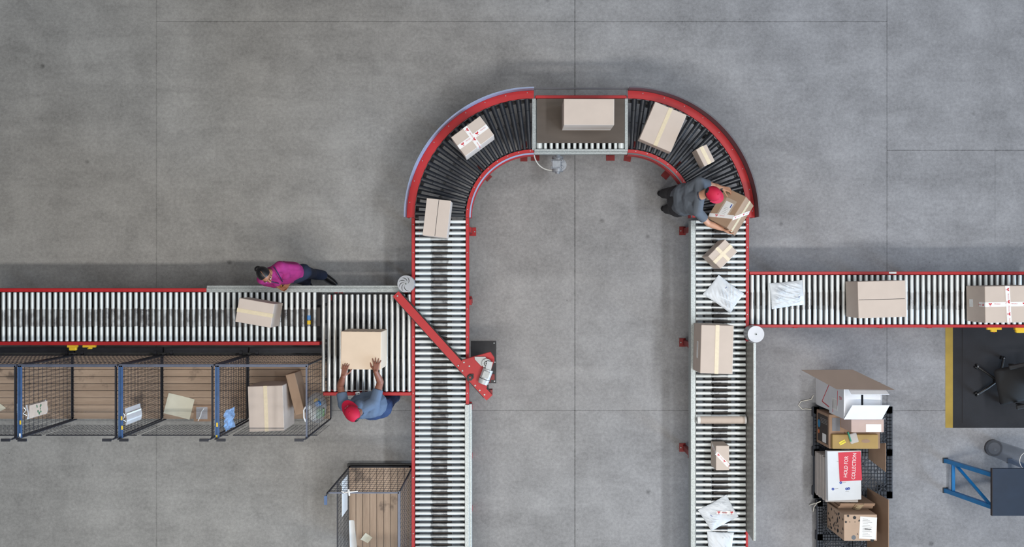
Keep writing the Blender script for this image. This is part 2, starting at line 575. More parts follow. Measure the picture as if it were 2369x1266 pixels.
# --- wide transfer section (long rollers)
x0w, x1w = wx(742.5), wx(951.5)
tw = thing('transfer_conveyor', 'wide section of long shiny rollers in front of the man at the left', 'conveyor', ((x0w + x1w) / 2, wy(795), 0))
rail(tw, 'side_rail', RED, x0w + .03, wy(908), x1w, wy(915.5))
b = MB(); b.mat(PAN); b.box(((x0w + x1w) / 2, wy(793), .66), (x1w - x0w - .08, abs(wy(907) - wy(680)), .012))
for py in (705, 745, 790, 835, 880):
    b.box(((x0w + x1w) / 2, wy(py), .75), (x1w - x0w - .08, .04, .04))
b.build('under_pan', None, tw)
cs = [(wx(748) + i * 13.25 * (H - RT) / F, wy(793.8)) for i in range(16)]
place_rollers(tw, .646, R_WIDE, cs, PI / 2)
for px in (757, 930):
    q = Vector((wx(px), wy(911), 0)); leg(tw, q, q + Vector((0, -.0, 0)), (0, 1))
    q = Vector((wx(px), wy(690), 0)); leg(tw, q, q, (0, 1))

# --- trunks (run along Y)
def trunk(name, label, xa, xb, rx0, rx1, belt, y0, y1, channels):
    t = thing(name, label, 'conveyor', ((wx(xa) + wx(xb)) / 2, (wy(y0) + wy(y1)) / 2, 0))
    xc = (wx(rx0) + wx(rx1)) / 2; half = (wx(rx1) - wx(rx0)) / 2
    cs = []
    y = wy(y0 + 8)
    while y > wy(y1) + .03:
        cs.append((xc, y)); y -= 13.25 * (H - RT) / F
    place_rollers(t, half, R_TRK, cs, 0.0)
    b = MB(); b.mat(BELT)
    b.box(((wx(belt[0]) + wx(belt[1])) / 2, (wy(y0 + 20) + wy(y1)) / 2, .790), (wx(belt[1]) - wx(belt[0]), wy(y0 + 20) - wy(y1), .012))
    for c in cs[1:]:
        b.cyl((wx(belt[0]) + .012, c[1] - .038, .808), (wx(belt[1]) + .012, c[1] - .038, .808), .0295, seg=12)
    b.build('drive_belt', None, t, smooth=30)
    b = MB(); b.mat(BLACK)
    for (c0, c1, zz) in channels:
        b.box(((wx(c0) + wx(c1)) / 2, (wy(y0) + wy(y1)) / 2, zz), (wx(c1) - wx(c0), wy(y0) - wy(y1), .03))
    b.build('belt_channel', None, t)
    b = MB(); b.mat(STEEL)
    yy = wy(y0 + 24)
    while yy > wy(y1):
        b.box((xc, yy, .765), (half * 2, .02, .03)); yy -= 5 * 13.25 * (H - RT) / F
    b.build('cross_members', None, t)
    for (c0, c1) in ((rx0 + 8, belt[0] - 1), (belt[1] + 5, rx1 - 6)):
        b = MB(); b.mat(M('pale_under_plate', (160, 166, 174), .6, .1, .1, 6)); b.box(((wx(c0) + wx(c1)) / 2, (wy(y0 + 6) + wy(y1)) / 2, .742), (wx(c1) - wx(c0), wy(y0 + 6) - wy(y1), .006)); b.build('under_plate', None, t)
    return t, cs

tl, csl = trunk('roller_conveyor', 'left vertical roller conveyor with the diverter arm lying across it', 952, 1084, 961, 1077, (1000, 1041), 505, 1345,
                [(960, 968, .80), (1040, 1045, .80), (1071, 1077, .80)])
rail(tl, 'side_rail', RED, wx(952), wy(504), wx(959.5), wy(1345))
rail(tl, 'side_rail', RED, wx(1077.5), wy(504), wx(1084.5), wy(936))
g = MB(); g.mat(ZINC); g.box((wx(1080.5), (wy(936) + wy(1345)) / 2, .80), (wx(1085.5) - wx(1075.5), wy(936) - wy(1345), .18), bevel=.003)
g.box((wx(1088), (wy(936) + wy(1345)) / 2, .79), (wx(1092) - wx(1085), wy(936) - wy(1345), .09), bevel=.003)
o = g.build('guard_rail', None, tl); o['label'] = 'galvanised grey guard rail'
for py in (530, 700, 960, 1080, 1210):
    if py < 1000:
        leg(tl, Vector((wx(956), wy(py), 0)), Vector((wx(956), wy(py), 0)), (1, 0))
    leg(tl, Vector((wx(1081), wy(py), 0)), Vector((wx(1083), wy(py), 0)), (1, 0) if py == 530 else (-1, 0))
bolts_row(tl, [(wx(956), wy(py)) for py in range(520, 1266, 65)] + [(wx(1081), wy(py)) for py in range(520, 930, 65)])

tr, csr = trunk('roller_conveyor', 'right vertical roller conveyor carrying white mailer bags, a large box and a cardboard tube', 1598, 1733, 1610, 1725, (1650, 1691), 505, 1345,
                [(1633, 1648, .80), (1708, 1725, .80)])
g = MB(); g.mat(ZINC); g.box((wx(1603.5), (wy(510) + wy(1345)) / 2, .79), (wx(1609.5) - wx(1598), wy(510) - wy(1345), .17), bevel=.003)
o = g.build('guard_rail', None, tr); o['label'] = 'galvanised grey side rail'
rail(tr, 'side_rail', RED, wx(1725.5), wy(504), wx(1733), wy(790))
rail(tr, 'side_rail', RED, wx(1725.5), wy(1228), wx(1731), wy(1345))
g = MB(); g.mat(STEEL)
gy0, gy1 = wy(790), wy(1226)
xg = wx(1726.5)
ga = MB(); ga.mat(M('brushed_guard_plate', (150, 146, 140), .5, .5, .1, 8))
ga.hexa([(xg, gy0, .72), (xg + .012, gy0, .72), (xg + .012, gy1, .72), (xg, gy1, .72)],
        [(xg, gy0, 1.24), (xg + .012, gy0, 1.24), (xg + .012, gy1 - .05, 1.24), (xg, gy1 - .05, 1.24)])
ga.mat(ZINC); ga.box((xg + .020, (gy0 + gy1) / 2 - .02, 1.243), (.028, gy0 - gy1 + .05, .012))
o = ga.build('guard_plate', None, tr); o['label'] = 'upright grey sheet-steel guard'
for py in (528, 803, 1062):
    fx = P(1577, 0, 0).x
    leg(tr, Vector((wx(1601), wy(py), 0)), Vector((fx + .04, wy(py), 0)), (-1, 0), DRED)
    leg(tr, Vector((wx(1729), wy(py), 0)), Vector((wx(1729), wy(py), 0)), (-1, 0))
bolts_row(tr, [(wx(1729), wy(py)) for py in range(520, 780, 52)])

# --- infeed on the right
xl, xr = wx(1734), wx(2430)
ti = thing('roller_conveyor', 'red-railed roller conveyor running in from the right edge above the black floor mat', 'conveyor', ((xl + xr) / 2, wy(693), 0))
rail(ti, 'side_rail', RED, xl, wy(628.5), xr, wy(635.5))
rail(ti, 'side_rail', RED, xl, wy(751.5), xr, wy(758))
cs = [(wx(1741) + i * 13.2 * (H - RT) / F, wy(693.5)) for i in range(52)]
place_rollers(ti, .329, R_PALE, cs, PI / 2)
drive_belt(ti, xl, wy(671), xr, wy(707), 'x')
b = MB(); b.mat(PAN); b.box(((xl + xr) / 2, wy(693), .71), (xr - xl, abs(wy(752) - wy(635)), .012))
b.mat(STEEL)
for px in range(1760, 2420, 70):
    b.box((wx(px), wy(725), .76), (.16, .2, .02))
b.build('under_pan', None, ti)
for px in (1850, 2050, 2165):
    for py, sy in ((645, -1), (755, 1)):
        leg(ti, Vector((wx(px), wy(py), 0)), Vector((wx(px), wy(py), 0)), (0, sy))
b = MB(); b.mat(PAPER); b.box((wx(2065), wy(631.5), ZR + .002), (.10, .025, .003)); o = b.build('sticker', None, ti); o['label'] = 'small white sticker on the rail'
b = MB(); b.mat(YELLOW)
b.box((wx(2305), wy(758) - .018, .80), (.19, .03, .04)); b.box((wx(2305), wy(758) - .04, .79), (.08, .05, .04), bevel=.006)
b.mat(INK_RED); b.cyl((wx(2306), wy(758) - .065, .79), (wx(2306), wy(758) - .07, .79), .012, seg=8)
o = b.build('pull_switch', None, ti); o['label'] = 'yellow cable switch bracket under the rail'
b = MB(); b.mat(YELLOW)
b.box((wx(2366), wy(758) - .02, .80), (.15, .03, .05)); b.box((wx(2366), wy(758) - .05, .79), (.12, .05, .055), bevel=.012)
o = b.build('pull_switch', None, ti); o['label'] = 'yellow switch box under the rail'

# --- curves
def curve(name, label, c, a0, a1, foot_px, guard_mat, gh):
    cc = (wx(c[0]), wy(c[1])); k = (H - ZR) / F
    t = thing(name, label, 'conveyor', (cc[0], cc[1], 0))
    n = 48
    b = MB(); b.mat(RED)
    b.ring(cc, 276 * k, 294 * k, a0, a1, ZR - .03, ZR + .004, n)
    b.ring(cc, 290 * k, 294 * k, a0, a1, .70, ZR - .03, n)
    b.build('side_rail', None, t, smooth=30)
    b = MB(); b.mat(RED)
    b.ring(cc, 149.5 * k, 157.5 * k, a0, a1, ZR - .03, ZR + .002, n)
    b.ring(cc, 144.5 * k, 149.5 * k, a0, a1, .70, ZR - .012, n)
    b.build('side_rail', None, t, smooth=30)
    b = MB(); b.mat(guard_mat)
    b.ring(cc, 294.5 * k, 296 * k, a0, a1, ZR - .06, ZR + gh, n)
    b.ring(cc, 295.8 * k, 298 * k, a0, a1, ZR + gh - .01, ZR + gh, n)
    b.build('guard_rail', None, t, smooth=30)
    b = MB(); b.mat(guard_mat)
    b.ring(cc, 146 * k, 149.3 * k, a0, a1, ZR - .05, ZR + .012, n)
    b.build('guard_rail', None, t, smooth=30)
    # tapered rollers
    nr = 21
    inv = wmat(t).inverted()
    ri, ro = 158.5 * k, 274.5 * k
    pr = MB(); pr.mat(TAPER)
    r_o, r_i = .0385, .0225
    pr.cyl((ri, 0, -r_i), (ri + .76 * (ro - ri), 0, -(r_i + .76 * (r_o - r_i))), r_i, r_i + .76 * (r_o - r_i), seg=20)
    pr.cyl((ri + .765 * (ro - ri), 0, -(r_i + .765 * (r_o - r_i))), (ro, 0, -r_o), r_i + .765 * (r_o - r_i), r_o, seg=20)
    pr.mat(BLACK)
    pr.cyl((ri - .01, 0, -r_i), (ri, 0, -r_i), .008, seg=6); pr.cyl((ro, 0, -r_o), (ro + .012, 0, -r_o), .01, seg=6)
    proto = pr.build('roller', None, t, smooth=30)
    proto.data.transform(wmat(t))
    for i in range(nr):
        o = proto if i == 0 else proto.copy()
        if i:
            COL.objects.link(o); o.parent = t
        o.location = Vector((0, 0, RT))
        o.rotation_euler = (0, 0, a0 + (a1 - a0) * (i + (.8 if a0 > 1 else .5)) / (nr + .3))
    # chain guard under the rollers and bearing strips
    b = MB(); b.mat(BLACK)
    b.ring(cc, 268 * k, 276 * k, a0, a1, .77, .79, n)
    b.ring(cc, 157 * k, 162 * k, a0, a1, .80, .81, n)
    b.build('bearing_strip', None, t, smooth=30)
    b = MB(); b.mat(DARKSTEEL)
    b.ring(cc, 221 * k, 223 * k, a0, a1, .796, .804, n)
    for i in range(nr - 1):
        a = a0 + (a1 - a0) * (i + 1.05) / nr
        rr_ = 222 * k
        b.box((cc[0] + math.cos(a) * rr_, cc[1] + math.sin(a) * rr_, .80), (.05, .02, .03), rot=a)
    b.build('drive_chain', None, t)
    b = MB(); b.mat(ZINC)
    for i in range(9):
        a = a0 + (a1 - a0) * (i + .3) / 9
        for r_, zz in ((289 * k, ZR + .004), (154.5 * k, ZR + .002)):
            b.cyl((cc[0] + math.cos(a) * r_, cc[1] + math.sin(a) * r_, zz), (cc[0] + math.cos(a) * r_, cc[1] + math.sin(a) * r_, zz + .004), .007, seg=6)
    b.build('bolts', None, t)
    for (px, py, ang) in foot_px:
        f = P(px, py, 0); d = Vector((math.cos(ang), math.sin(ang), 0))
        tgt = f + d * .13
        lg = MB(); lg.mat(DRED); lg.box((tgt.x - d.x * .05, tgt.y - d.y * .05, .36), (.05, .07, .72), rot=ang)
        lg.bar((tgt.x - d.x * .05, tgt.y - d.y * .05, .70), (tgt.x + d.x * .0, tgt.y + d.y * .0, .70), .06, .05)
        lo = lg.build('leg', None, t)
        fp = MB(); fp.mat(DRED); fp.box((f.x, f.y, .006), (.12, .10, .012), rot=ang); fp.build('foot_plate', None, lo)
    for i in (.15, .5, .85):
        a = a0 + (a1 - a0) * i
        q = (cc[0] + math.cos(a) * 293 * k, cc[1] + math.sin(a) * 293 * k)
        lg = MB(); lg.mat(DARKSTEEL); lg.box((q[0], q[1], .355), (.03, .05, .69), rot=a)
        lo = lg.build('leg', None, t)
        fp = MB(); fp.mat(DARKSTEEL); fp.box((q[0], q[1], .006), (.07, .10, .012), rot=a); fp.build('foot_plate', None, lo)
    return t

GREYG = M('guard_strip_grey', (88, 88, 94), .45, .1, .06, 6)
curve('curved_conveyor', 'left quarter-circle curve of black rollers with a pale blue guard strip', (1235, 503.5), PI / 2, PI, [(1126, 408, math.radians(135)), (1212, 364, PI / 2)], BLUEGREY, .15)
curve('curved_conveyor', 'right quarter-circle curve of black tapered rollers beside the man in black trousers', (1452, 503.5), 0, PI / 2, [(1541, 404, math.radians(50)), (1452, 364, math.radians(80))], GREYG, .21)

# --- belt bridge between the two curves
xa, xb = wx(1236), wx(1452)
tb = thing('belt_conveyor', 'short flat belt conveyor bridging the two curves, with a motor hanging under it', 'conveyor', ((xa + xb) / 2, wy(285), 0))
b = MB(); b.mat(ZINC); b.box((wx(1235.5), wy(288), ZR - .03), (wx(1240) - wx(1231), wy(228) - wy(348), .08), bevel=.003); b.build('end_frame', None, tb)
b = MB(); b.mat(ZINC); b.box((wx(1449), wy(288), ZR - .03), (wx(1453) - wx(1445.5), wy(228) - wy(348), .08), bevel=.003); b.build('end_frame', None, tb)
rail(tb, 'side_rail', RED, wx(1238), wy(220.5), wx(1450), wy(227.5))
b = MB(); b.mat(ZINC)
b.box(((xa + xb) / 2, wy(348.5), ZR - .02), (xb - xa, abs(wy(351.5) - wy(345.5)), .10), bevel=.003)
b.box(((xa + xb) / 2, wy(354), ZR - .045), (xb - xa, abs(wy(357.5) - wy(351.5)), .07), bevel=.003)
o = b.build('side_rail', None, tb); o['label'] = 'galvanised grey front rail'
b = MB(); b.mat(GREYG)
b.box(((xa + xb) / 2, wy(206.2), ZR + .04), (xb - xa, .018, .03))
for px in (1238.5, 1450):
    b.box((wx(px), wy(214.5), ZR + .02), (.02, abs(wy(222) - wy(206)), .02))
o = b.build('guard_rail', None, tb)
b = MB(); b.mat(BELTTOP)
b.box(((wx(1242) + wx(1445)) / 2, (wy(228.5) + wy(331)) / 2, RT - .004), (wx(1445) - wx(1242), abs(wy(331) - wy(228.5)), .008))
b.build('belt', None, tb)
cs = [(wx(1262) + i * 13.55 * (H - RT) / F, wy(338)) for i in range(13)]
R_SH = roller_material('zinc_roller_short', .3, worn=0)
rl = MB(); rl.mat(R_SH); rl.cyl((-.045, 0, 0), (.34, 0, 0), RR, seg=18); rl.mat(BLACK); rl.cyl((-.055, 0, 0), (-.045, 0, 0), .009, seg=6)
pr = rl.build('roller', None, tb, smooth=30); pr.data.transform(wmat(tb))
inv = wmat(tb).inverted()
for i, c in enumerate(cs):
    o = pr if i == 0 else pr.copy()
    if i:
        COL.objects.link(o); o.parent = tb
    o.location = inv @ Vector((c[0], c[1], RT - .009 - RR)); o.rotation_euler = (0, 0, PI / 2)
for px in (1248, 1438):
    e = MB(); e.mat(R_SH); e.cyl((wx(px), wy(344), RT - .055), (wx(px), wy(230), RT - .055), .043, seg=24)
    e.build('end_drum', None, tb, smooth=30)
b = MB(); b.mat(DARKSTEEL); b.box(((xa + xb) / 2, wy(288), .74), (xb - xa - .06, .62, .012)); b.build('under_pan', None, tb)
for px in (1238, 1412):
    f = P(px, 364, 0)
    lg = MB(); lg.mat(DRED); lg.box((f.x, f.y + .04, .37), (.07, .05, .72)); lo = lg.build('leg', None, tb)
    fp = MB(); fp.mat(DRED); fp.box((f.x, f.y, .006), (.12, .10, .012)); fp.build('foot_plate', None, lo)
for px in (1250, 1425):
    lg = MB(); lg.mat(DRED); lg.box((wx(px), wy(224), .36), (.07, .04, .70)); lg.build('leg', None, tb)
# gearmotor and its cable
GREYP = M('grey_cast_alloy', (150, 154, 160), .45, .35, .12, 24)
b = MB(); b.mat(GREYP)
zc = .56
c = P(1290, 381, zc)
b.cyl(c + Vector((0, .11, 0)), c + Vector((0, -.10, 0)), .075, seg=24)
b.cyl(c + Vector((0, -.10, 0)), c + Vector((0, -.125, 0)), .03, seg=16)
b.box(c + Vector((-.01, .045, .075)), (.17, .035, .02), bevel=.004); b.box(c + Vector((-.01, -.045, .075)), (.17, .035, .02), bevel=.004)
b.box(c + Vector((-.02, 0, .085)), (.12, .10, .03), bevel=.006)
b.cyl(c + Vector((.035, -.01, -.02)), c + Vector((.035, -.01, .05)), .085, seg=28)
b.cyl(c + Vector((0, .09, .03)), c + Vector((0, .15, .12)), .035, seg=12)
b.mat(BLACK)
for dx in (-.08, 0.0, .05):
    for dy in (.045, -.045):
        b.cyl(c + Vector((dx, dy, .085)), c + Vector((dx, dy, .088)), .006, seg=8)
b.build('gearmotor', None, tb, smooth=35)
b = MB(); b.mat(M('pale_cable', (206, 206, 200), .5))
pts = []
p0, p1, p2, p3 = P(1235, 352, .7), P(1236, 378, .55), P(1255, 396, .5), P(1281, 394, .56)
for i in range(17):
    u = i / 16
    pts.append(p0 * (1 - u) ** 3 + p1 * 3 * u * (1 - u) ** 2 + p2 * 3 * u * u * (1 - u) + p3 * u ** 3)
b.tube(pts, .009); b.build('power_cable', None, tb, smooth=30)

# ------------------------------------------------------------------ diverter arm with motor
ZA = 1.02
td = thing('diverter', 'red diverter arm with grey gearmotor slanting across the left vertical conveyor', 'diverter', P(1110, 842, 0))
a = P(919, 684, ZA); e = P(1129, 917, ZA)
d = (e - a).normalized(); nrm = Vector((-d.y, d.x, 0))
w = .052
b = MB(); b.mat(RED)
b.bar(a - d * .03, e + d * .03, w * 2, .012)
b.bar(a - d * .0 + nrm * (w - .006) - Vector((0, 0, .045)), a + d * 1.2 + nrm * (w - .006) - Vector((0, 0, .045)), .008, .085)
b.build('arm', None, td)
b = MB(); b.mat(BLACK)
b.bar(a + d * .02 - Vector((0, 0, .06)), e - d * .02 - Vector((0, 0, .06)), w * 2 + .022, .09)
o = b.build('belt', None, td); o['label'] = 'black belt running round the arm'
b = MB(); b.mat(RED)
poly = [P(1060, 853, ZA), P(1068.5, 834, ZA), P(1134, 815, ZA), P(1143, 828, ZA), P(1143, 836, ZA), P(1128, 880, ZA), P(1126, 898, ZA), P(1112, 905, ZA)]
b.prism([(p.x, p.y) for p in poly], ZA + .004, ZA + .014)
ps = [P(1068.5, 834, ZA), P(1134, 815, ZA), P(1143, 828, ZA), P(1143, 836, ZA)]
for p, q in zip(ps, ps[1:]):
    b.bar(p - Vector((0, 0, .03)), q - Vector((0, 0, .03)), .008, .07)
b.build('motor_plate', None, td)
b = MB(); b.mat(ZINC)
for (px, py) in ((1073.5, 838.5), (1060.5, 846), (1070, 858), (1086, 847), (1099.5, 892), (1110, 903), (1121, 913), (920, 685)):
    p = P(px, py, ZA); b.cyl(p + Vector((0, 0, .012)), p + Vector((0, 0, .022)), .011, seg=8)
b.build('bolts', None, td)
b = MB(); b.mat(BLACK)
p = P(1088, 873, ZA + .014)
b.prism([(p.x + math.cos(t_) * (.062 if k % 3 == 0 else .045) , p.y + math.sin(t_) * (.062 if k % 3 == 0 else .045)) for k, t_ in [(k, k * PI / 3 + PI * .25) for k in range(6)]], ZA + .014, ZA + .03)
b.cyl((p.x, p.y, ZA + .03), (p.x, p.y, ZA + .055), .032, seg=20)
b.mat(RED); b.cyl((p.x, p.y, ZA + .055), (p.x, p.y, ZA + .065), .013, seg=12)
b.build('bearing', None, td, smooth=35)
LG = M('light_grey_motor', (180, 183, 183), .4, .1, .08, 14)
b = MB(); b.mat(LG)
p = P(1126, 841, ZA + .05)
b.cyl(p + Vector((0, 0, -.036)), p + Vector((0, 0, .03)), .062, seg=28)
b.prism([(p.x - .155, p.y + .05), (p.x - .16, p.y + .085), (p.x - .02, p.y + .085), (p.x + .03, p.y + .03), (p.x - .07, p.y - .04)], ZA + .014, ZA + .04)
b.mat(ZINC)
for k in range(6):
    q = p + Vector((math.cos(k * PI / 3) * .048, math.sin(k * PI / 3) * .048, .03)); b.cyl(q, q + Vector((0, 0, .008)), .008, seg=8)
b.mat(DARKSTEEL); b.cyl(p + Vector((0, 0, .03)), p + Vector((0, 0, .040)), .034, seg=24)
b.mat(LG); b.cyl(p + Vector((0, 0, .030)), p + Vector((0, 0, .044)), .028, .024, seg=24)
b.mat(BLACK); b.cyl(p + Vector((0, 0, .044)), p + Vector((0, 0, .046)), .014, seg=16)
m0 = P(1134, 838, ZA + .07); m1 = P(1128, 858, ZA + .07); m2 = P(1116.5, 888, ZA + .07)
b.mat(LG); b.bar(m0 + Vector((0, .01, 0)), m1 + Vector((0, -.02, 0)), .075, .10)
dm = (m2 - m1).normalized()
b.cyl(m1 - dm * .02, m1 + dm * .11, .070, seg=28); b.cyl(m1 + dm * .118, m2, .074, .064, seg=28)
b.mat(INK_BLACK); b.cyl(m1 + dm * .11, m1 + dm * .118, .072, seg=28)
b.mat(LG)
sd = Vector((-dm.y, dm.x, 0))
b.bar(m1 + dm * .005 + Vector((0, 0, .072)), m1 + dm * .09 + Vector((0, 0, .072)), .085, .035)
b.mat(ZINC)
for i in range(7):
    b.bar(m1 + dm * .01 + sd * (.03 - i * .010) + Vector((0, 0, .091)), m1 + dm * .085 + sd * (.03 - i * .010) + Vector((0, 0, .091)), .004, .004)
b.build('gearmotor', None, td, smooth=35)
b = MB(); b.mat(DARKSTEEL)
q0, q1 = P(1090, 789, .006), P(1148, 887, .006)
b.box(((q0.x + q1.x) / 2, (q0.y + q1.y) / 2, .006), (q1.x - q0.x, q0.y - q1.y, .012))
b.mat(ZINC)
for px, py in ((1143, 794), (1145, 838), (1144, 882)):
    q = P(px, py, .012); b.cyl(q, q + Vector((0, 0, .012)), .011, seg=6)
o = b.build('base_plate', None, td); o['label'] = 'dark square steel plate bolted to the floor'
b = MB(); b.mat(DRED)
q = P(1116, 832, 0); b.box((q.x, q.y - .10, .51), (.16, .16, 1.0)); q2 = P(1128, 872, 0)
b.box((q2.x, q2.y, .30), (.10, .05, .60)); b.box((q2.x + .02, q2.y, .02), (.16, .08, .02))
b.build('pedestal', None, td)
b = MB(); b.mat(DRED)
q = P(1131, 905, .8); b.box((q.x, q.y, .9), (.10, .07, .16)); b.mat(BLACK); q = P(1126, 899, .98); b.box((q.x, q.y, .96), (.05, .08, .04))
b.build('tension_bracket', None, td)

# ------------------------------------------------------------------ corner drums
def drum(name, label, px, py, ztop, r, zbot, swirl, foot):
    c = P(px, py, ztop)
    t = thing(name, label, 'guide roller', (c.x, c.y, 0))
    b = MB(); b.mat(M('drum_metal', (166, 168, 173), .42, .4, .10, 5))
    b.cyl((c.x, c.y, zbot), (c.x, c.y, ztop), r, seg=48)
    b.mat(ZINC); b.cyl((c.x, c.y, ztop), (c.x, c.y, ztop + .008), .016, seg=16)
    b.mat(DARKSTEEL); b.cyl((c.x, c.y, ztop + .008), (c.x, c.y, ztop + .011), .009, seg=8)
    b.build('drum', None, t, smooth=35)
    if swirl:
        s = MB(); s.mat(DARKSTEEL)
        for k in range(6):
            a0 = k * .75 + .2
            pts0, pts1 = [], []
            for i in range(8):
                u = i / 7
                aa = a0 + u * 1.15; rr = r * (.25 + .55 * u + .03 * k * (u))
                rr = min(rr, r * .9); wd = .006 * math.sin(PI * min(max(u, .04), .96)) + .0008
                pts0.append((c.x + math.cos(aa) * (rr + wd), c.y + math.sin(aa) * (rr + wd)))
                pts1.append((c.x + math.cos(aa) * (rr - wd), c.y + math.sin(aa) * (rr - wd)))
            s.prism(pts0 + pts1[::-1], ztop, ztop + .0008)
        o = s.build('wear_marks', None, t); o['label'] = 'dark swirling scrape marks on the lid'
    b = MB(); b.mat(DARKSTEEL); b.cyl((c.x + foot[0], c.y + foot[1], .01), (c.x + foot[0], c.y + foot[1], zbot), .028, seg=14)
    b.build('post', None, t, smooth=30)
    b = MB(); b.mat(DARKSTEEL); b.box((c.x + foot[0], c.y + foot[1], .006), (.12, .12, .012)); b.build('base_plate', None, t)
    return t
drum('guide_roller', 'round grey drum with dark swirl marks at the tip of the red diverter arm', 939, 657, 1.03, .112, .885, True, (-.03, .062))
drum('guide_roller', 'plain round metal drum where the right infeed meets the right vertical conveyor', 1749, 773.5, 1.13, .108, .885, False, (.03, -.05))

# ------------------------------------------------------------------ boxes on the line
def goblet(b, mtx, s):
    """small red 'handle with care' goblet"""
    T = lambda x, y: mtx @ Vector((x * s, y * s, 0))
    def quad(pts):
        lo = [b.bm.verts.new(T(x, y)) for x, y in pts]
        f = b.bm.faces.new(lo); f.material_index = b.cur
    quad([(-.5, .5), (-.45, .05), (-.12, -.12), (.12, -.12), (.45, .05), (.5, .5), (.05, .38), (0, .12), (-.08, .4)])
    quad([(-.05, -.12), (-.05, -.45), (.05, -.45), (.05, -.12)])
    quad([(-.3, -.42), (-.3, -.52), (.3, -.52), (.3, -.42)])

def care_tape(root, a, bb, w, nz, up, n=2, name='printed_tape'):
    """white tape from a to b (world points on a face of normal nz)"""
    a, bb = Vector(a), Vector(bb)
    d = (bb - a); L = d.length; x = d.normalized(); y = nz.cross(x)
    m = Matrix((x, y, nz)).transposed().to_4x4(); m.translation = (a + bb) / 2 + nz * .0012
    b = MB(); b.mat(WTAPE); b.box(None, (L, w, .002), mtx=m)
    b.mat(INK_RED)
    for i in range(n):
        u = -L / 2 + L * (i + .3) / n
        gm = m @ Matrix.Translation((u, 0, .0014)); goblet(b, gm, w * .72)
        um = m @ Matrix.Translation((u + w * 1.55, w * .08, .0014)); b.text('FRAGILE', w * .36, um, .0001)
    b.build(name, None, root)

def carton(name, label, top_px, h, z0=RT, mat=CARD, tape='none', group=None, seam=None, cat='box', tape_mat=TAPE):
    """a closed carton whose top face is seen at the four pixels (order A,B,C,D; A-B is the first side)"""
    A, B_, C_, D = [P(x, y, z0 + h) for x, y in top_px]
    c = (A + B_ + C_ + D) / 4
    ux = ((B_ - A) + (C_ - D)) / 2; uy = ((D - A) + (C_ - B_)) / 2
    wdt, dep = ux.length, uy.length
    a1 = math.atan2(ux.y, ux.x); a2 = math.atan2(uy.y, uy.x) + (PI / 2 if (ux.x * uy.y - ux.y * uy.x) < 0 else -PI / 2)
    da = (a2 - a1 + PI) % (2 * PI) - PI
    rz = a1 + da / 2
    t = thing(name, label, cat, (c.x, c.y, z0 + .0005), rz, group)
    W = wmat(t)
    b = MB(); b.mat(mat)
    sy = seam == 'y'
    if seam:
        b.box(None, (wdt, dep, h - .008), mtx=W @ Matrix.Translation((0, 0, (h - .008) / 2)), bevel=.004)
        for s in (-1, 1):
            if sy:
                b.box(None, (wdt / 2 - .003, dep, .007), mtx=W @ Matrix.Translation((s * (wdt / 4 + .0015), 0, h - .0042)), bevel=.002)
            else:
                b.box(None, (wdt, dep / 2 - .003, .007), mtx=W @ Matrix.Translation((0, s * (dep / 4 + .0015), h - .0042)), bevel=.002)
        b.mat(INK_BLACK)
        if sy:
            b.box(None, (.006, dep * .96, .001), mtx=W @ Matrix.Translation((0, 0, h - .0072)))
        else:
            b.box(None, (wdt * .96, .006, .001), mtx=W @ Matrix.Translation((0, 0, h - .0072)))
    else:
        b.box(None, (wdt, dep, h), mtx=W @ Matrix.Translation((0, 0, h / 2)), bevel=.005)
    b.build('carton', None, t)
    def strip(axis, tw, over=.06, off=0.0, z=h, dz=0.0):
        q = MB(); q.mat(tape_mat)
        L = wdt if axis == 'x' else dep
        sz = (L + .003, tw, .0016) if axis == 'x' else (tw, L + .003, .0016)
        q.box(None, sz, mtx=W @ Matrix.Translation((off if axis == 'y' else 0, off if axis == 'x' else 0, h + .001 + dz)))
        for s in (-1, 1):
            if axis == 'x':
                q.box(None, (.0016, tw, over), mtx=W @ Matrix.Translation((s * (wdt / 2 + .001), off, h - over / 2 + .001)))
            else:
                q.box(None, (tw, .0016, over), mtx=W @ Matrix.Translation((off, s * (dep / 2 + .001), h - over / 2 + .001)))
        q.build('tape', None, t)
    if tape == 'x':
        strip('x', .05)
    elif tape == 'y':
        strip('y', .05)
    elif tape == 'cross':
        strip('x', .045); strip('y', .045, dz=.0017)
    t['_w'] = wdt; t['_d'] = dep; t['_h'] = h
    return t

def local_tape(t, p, q, w=.05, n=2, nz=Vector((0, 0, 1))):
    W = wmat(t); R = W.to_3x3()
    care_tape(t, W @ Vector(p), W @ Vector(q), w, R @ nz, None, n)

def face_label(t, centre, size, nz, xdir, name='shipping_label', mat=PAPER, lines=0):
    W = wmat(t); R = W.to_3x3()
    n = (R @ Vector(nz)).normalized(); x = (R @ Vector(xdir)).normalized(); y = n.cross(x)
    m = Matrix((x, y, n)).transposed().to_4x4(); m.translation = W @ Vector(centre) + n * .0012
    b = MB(); b.mat(mat); b.box(None, (size[0], size[1], .0018), mtx=m)
    b.mat(INK_GREY)
    for i in range(lines):
        yy = size[1] * (.38 - .76 * i / max(1, lines - 1))
        ww = size[0] * (.3 + .45 * ((i * 37) % 10) / 10)
        b.box(None, (ww, size[1] * .025, .0006), mtx=m @ Matrix.Translation((-size[0] * .42 + ww / 2, yy, .0012)))
    return b.build(name, None, t), m

carton('cardboard_box', 'small rotated cardboard box with one strip of beige tape, below the woman in magenta', [(543.6, 743.7), (627, 759.5), (634, 704.5), (553.7, 688.6)], .46, tape='x')
tbx = carton('cardboard_box', 'big plain square cardboard box under the hands of the man at the left', [(788, 854.5), (881, 856), (882, 768), (789, 767)], .60, mat=CARD_LIGHT)
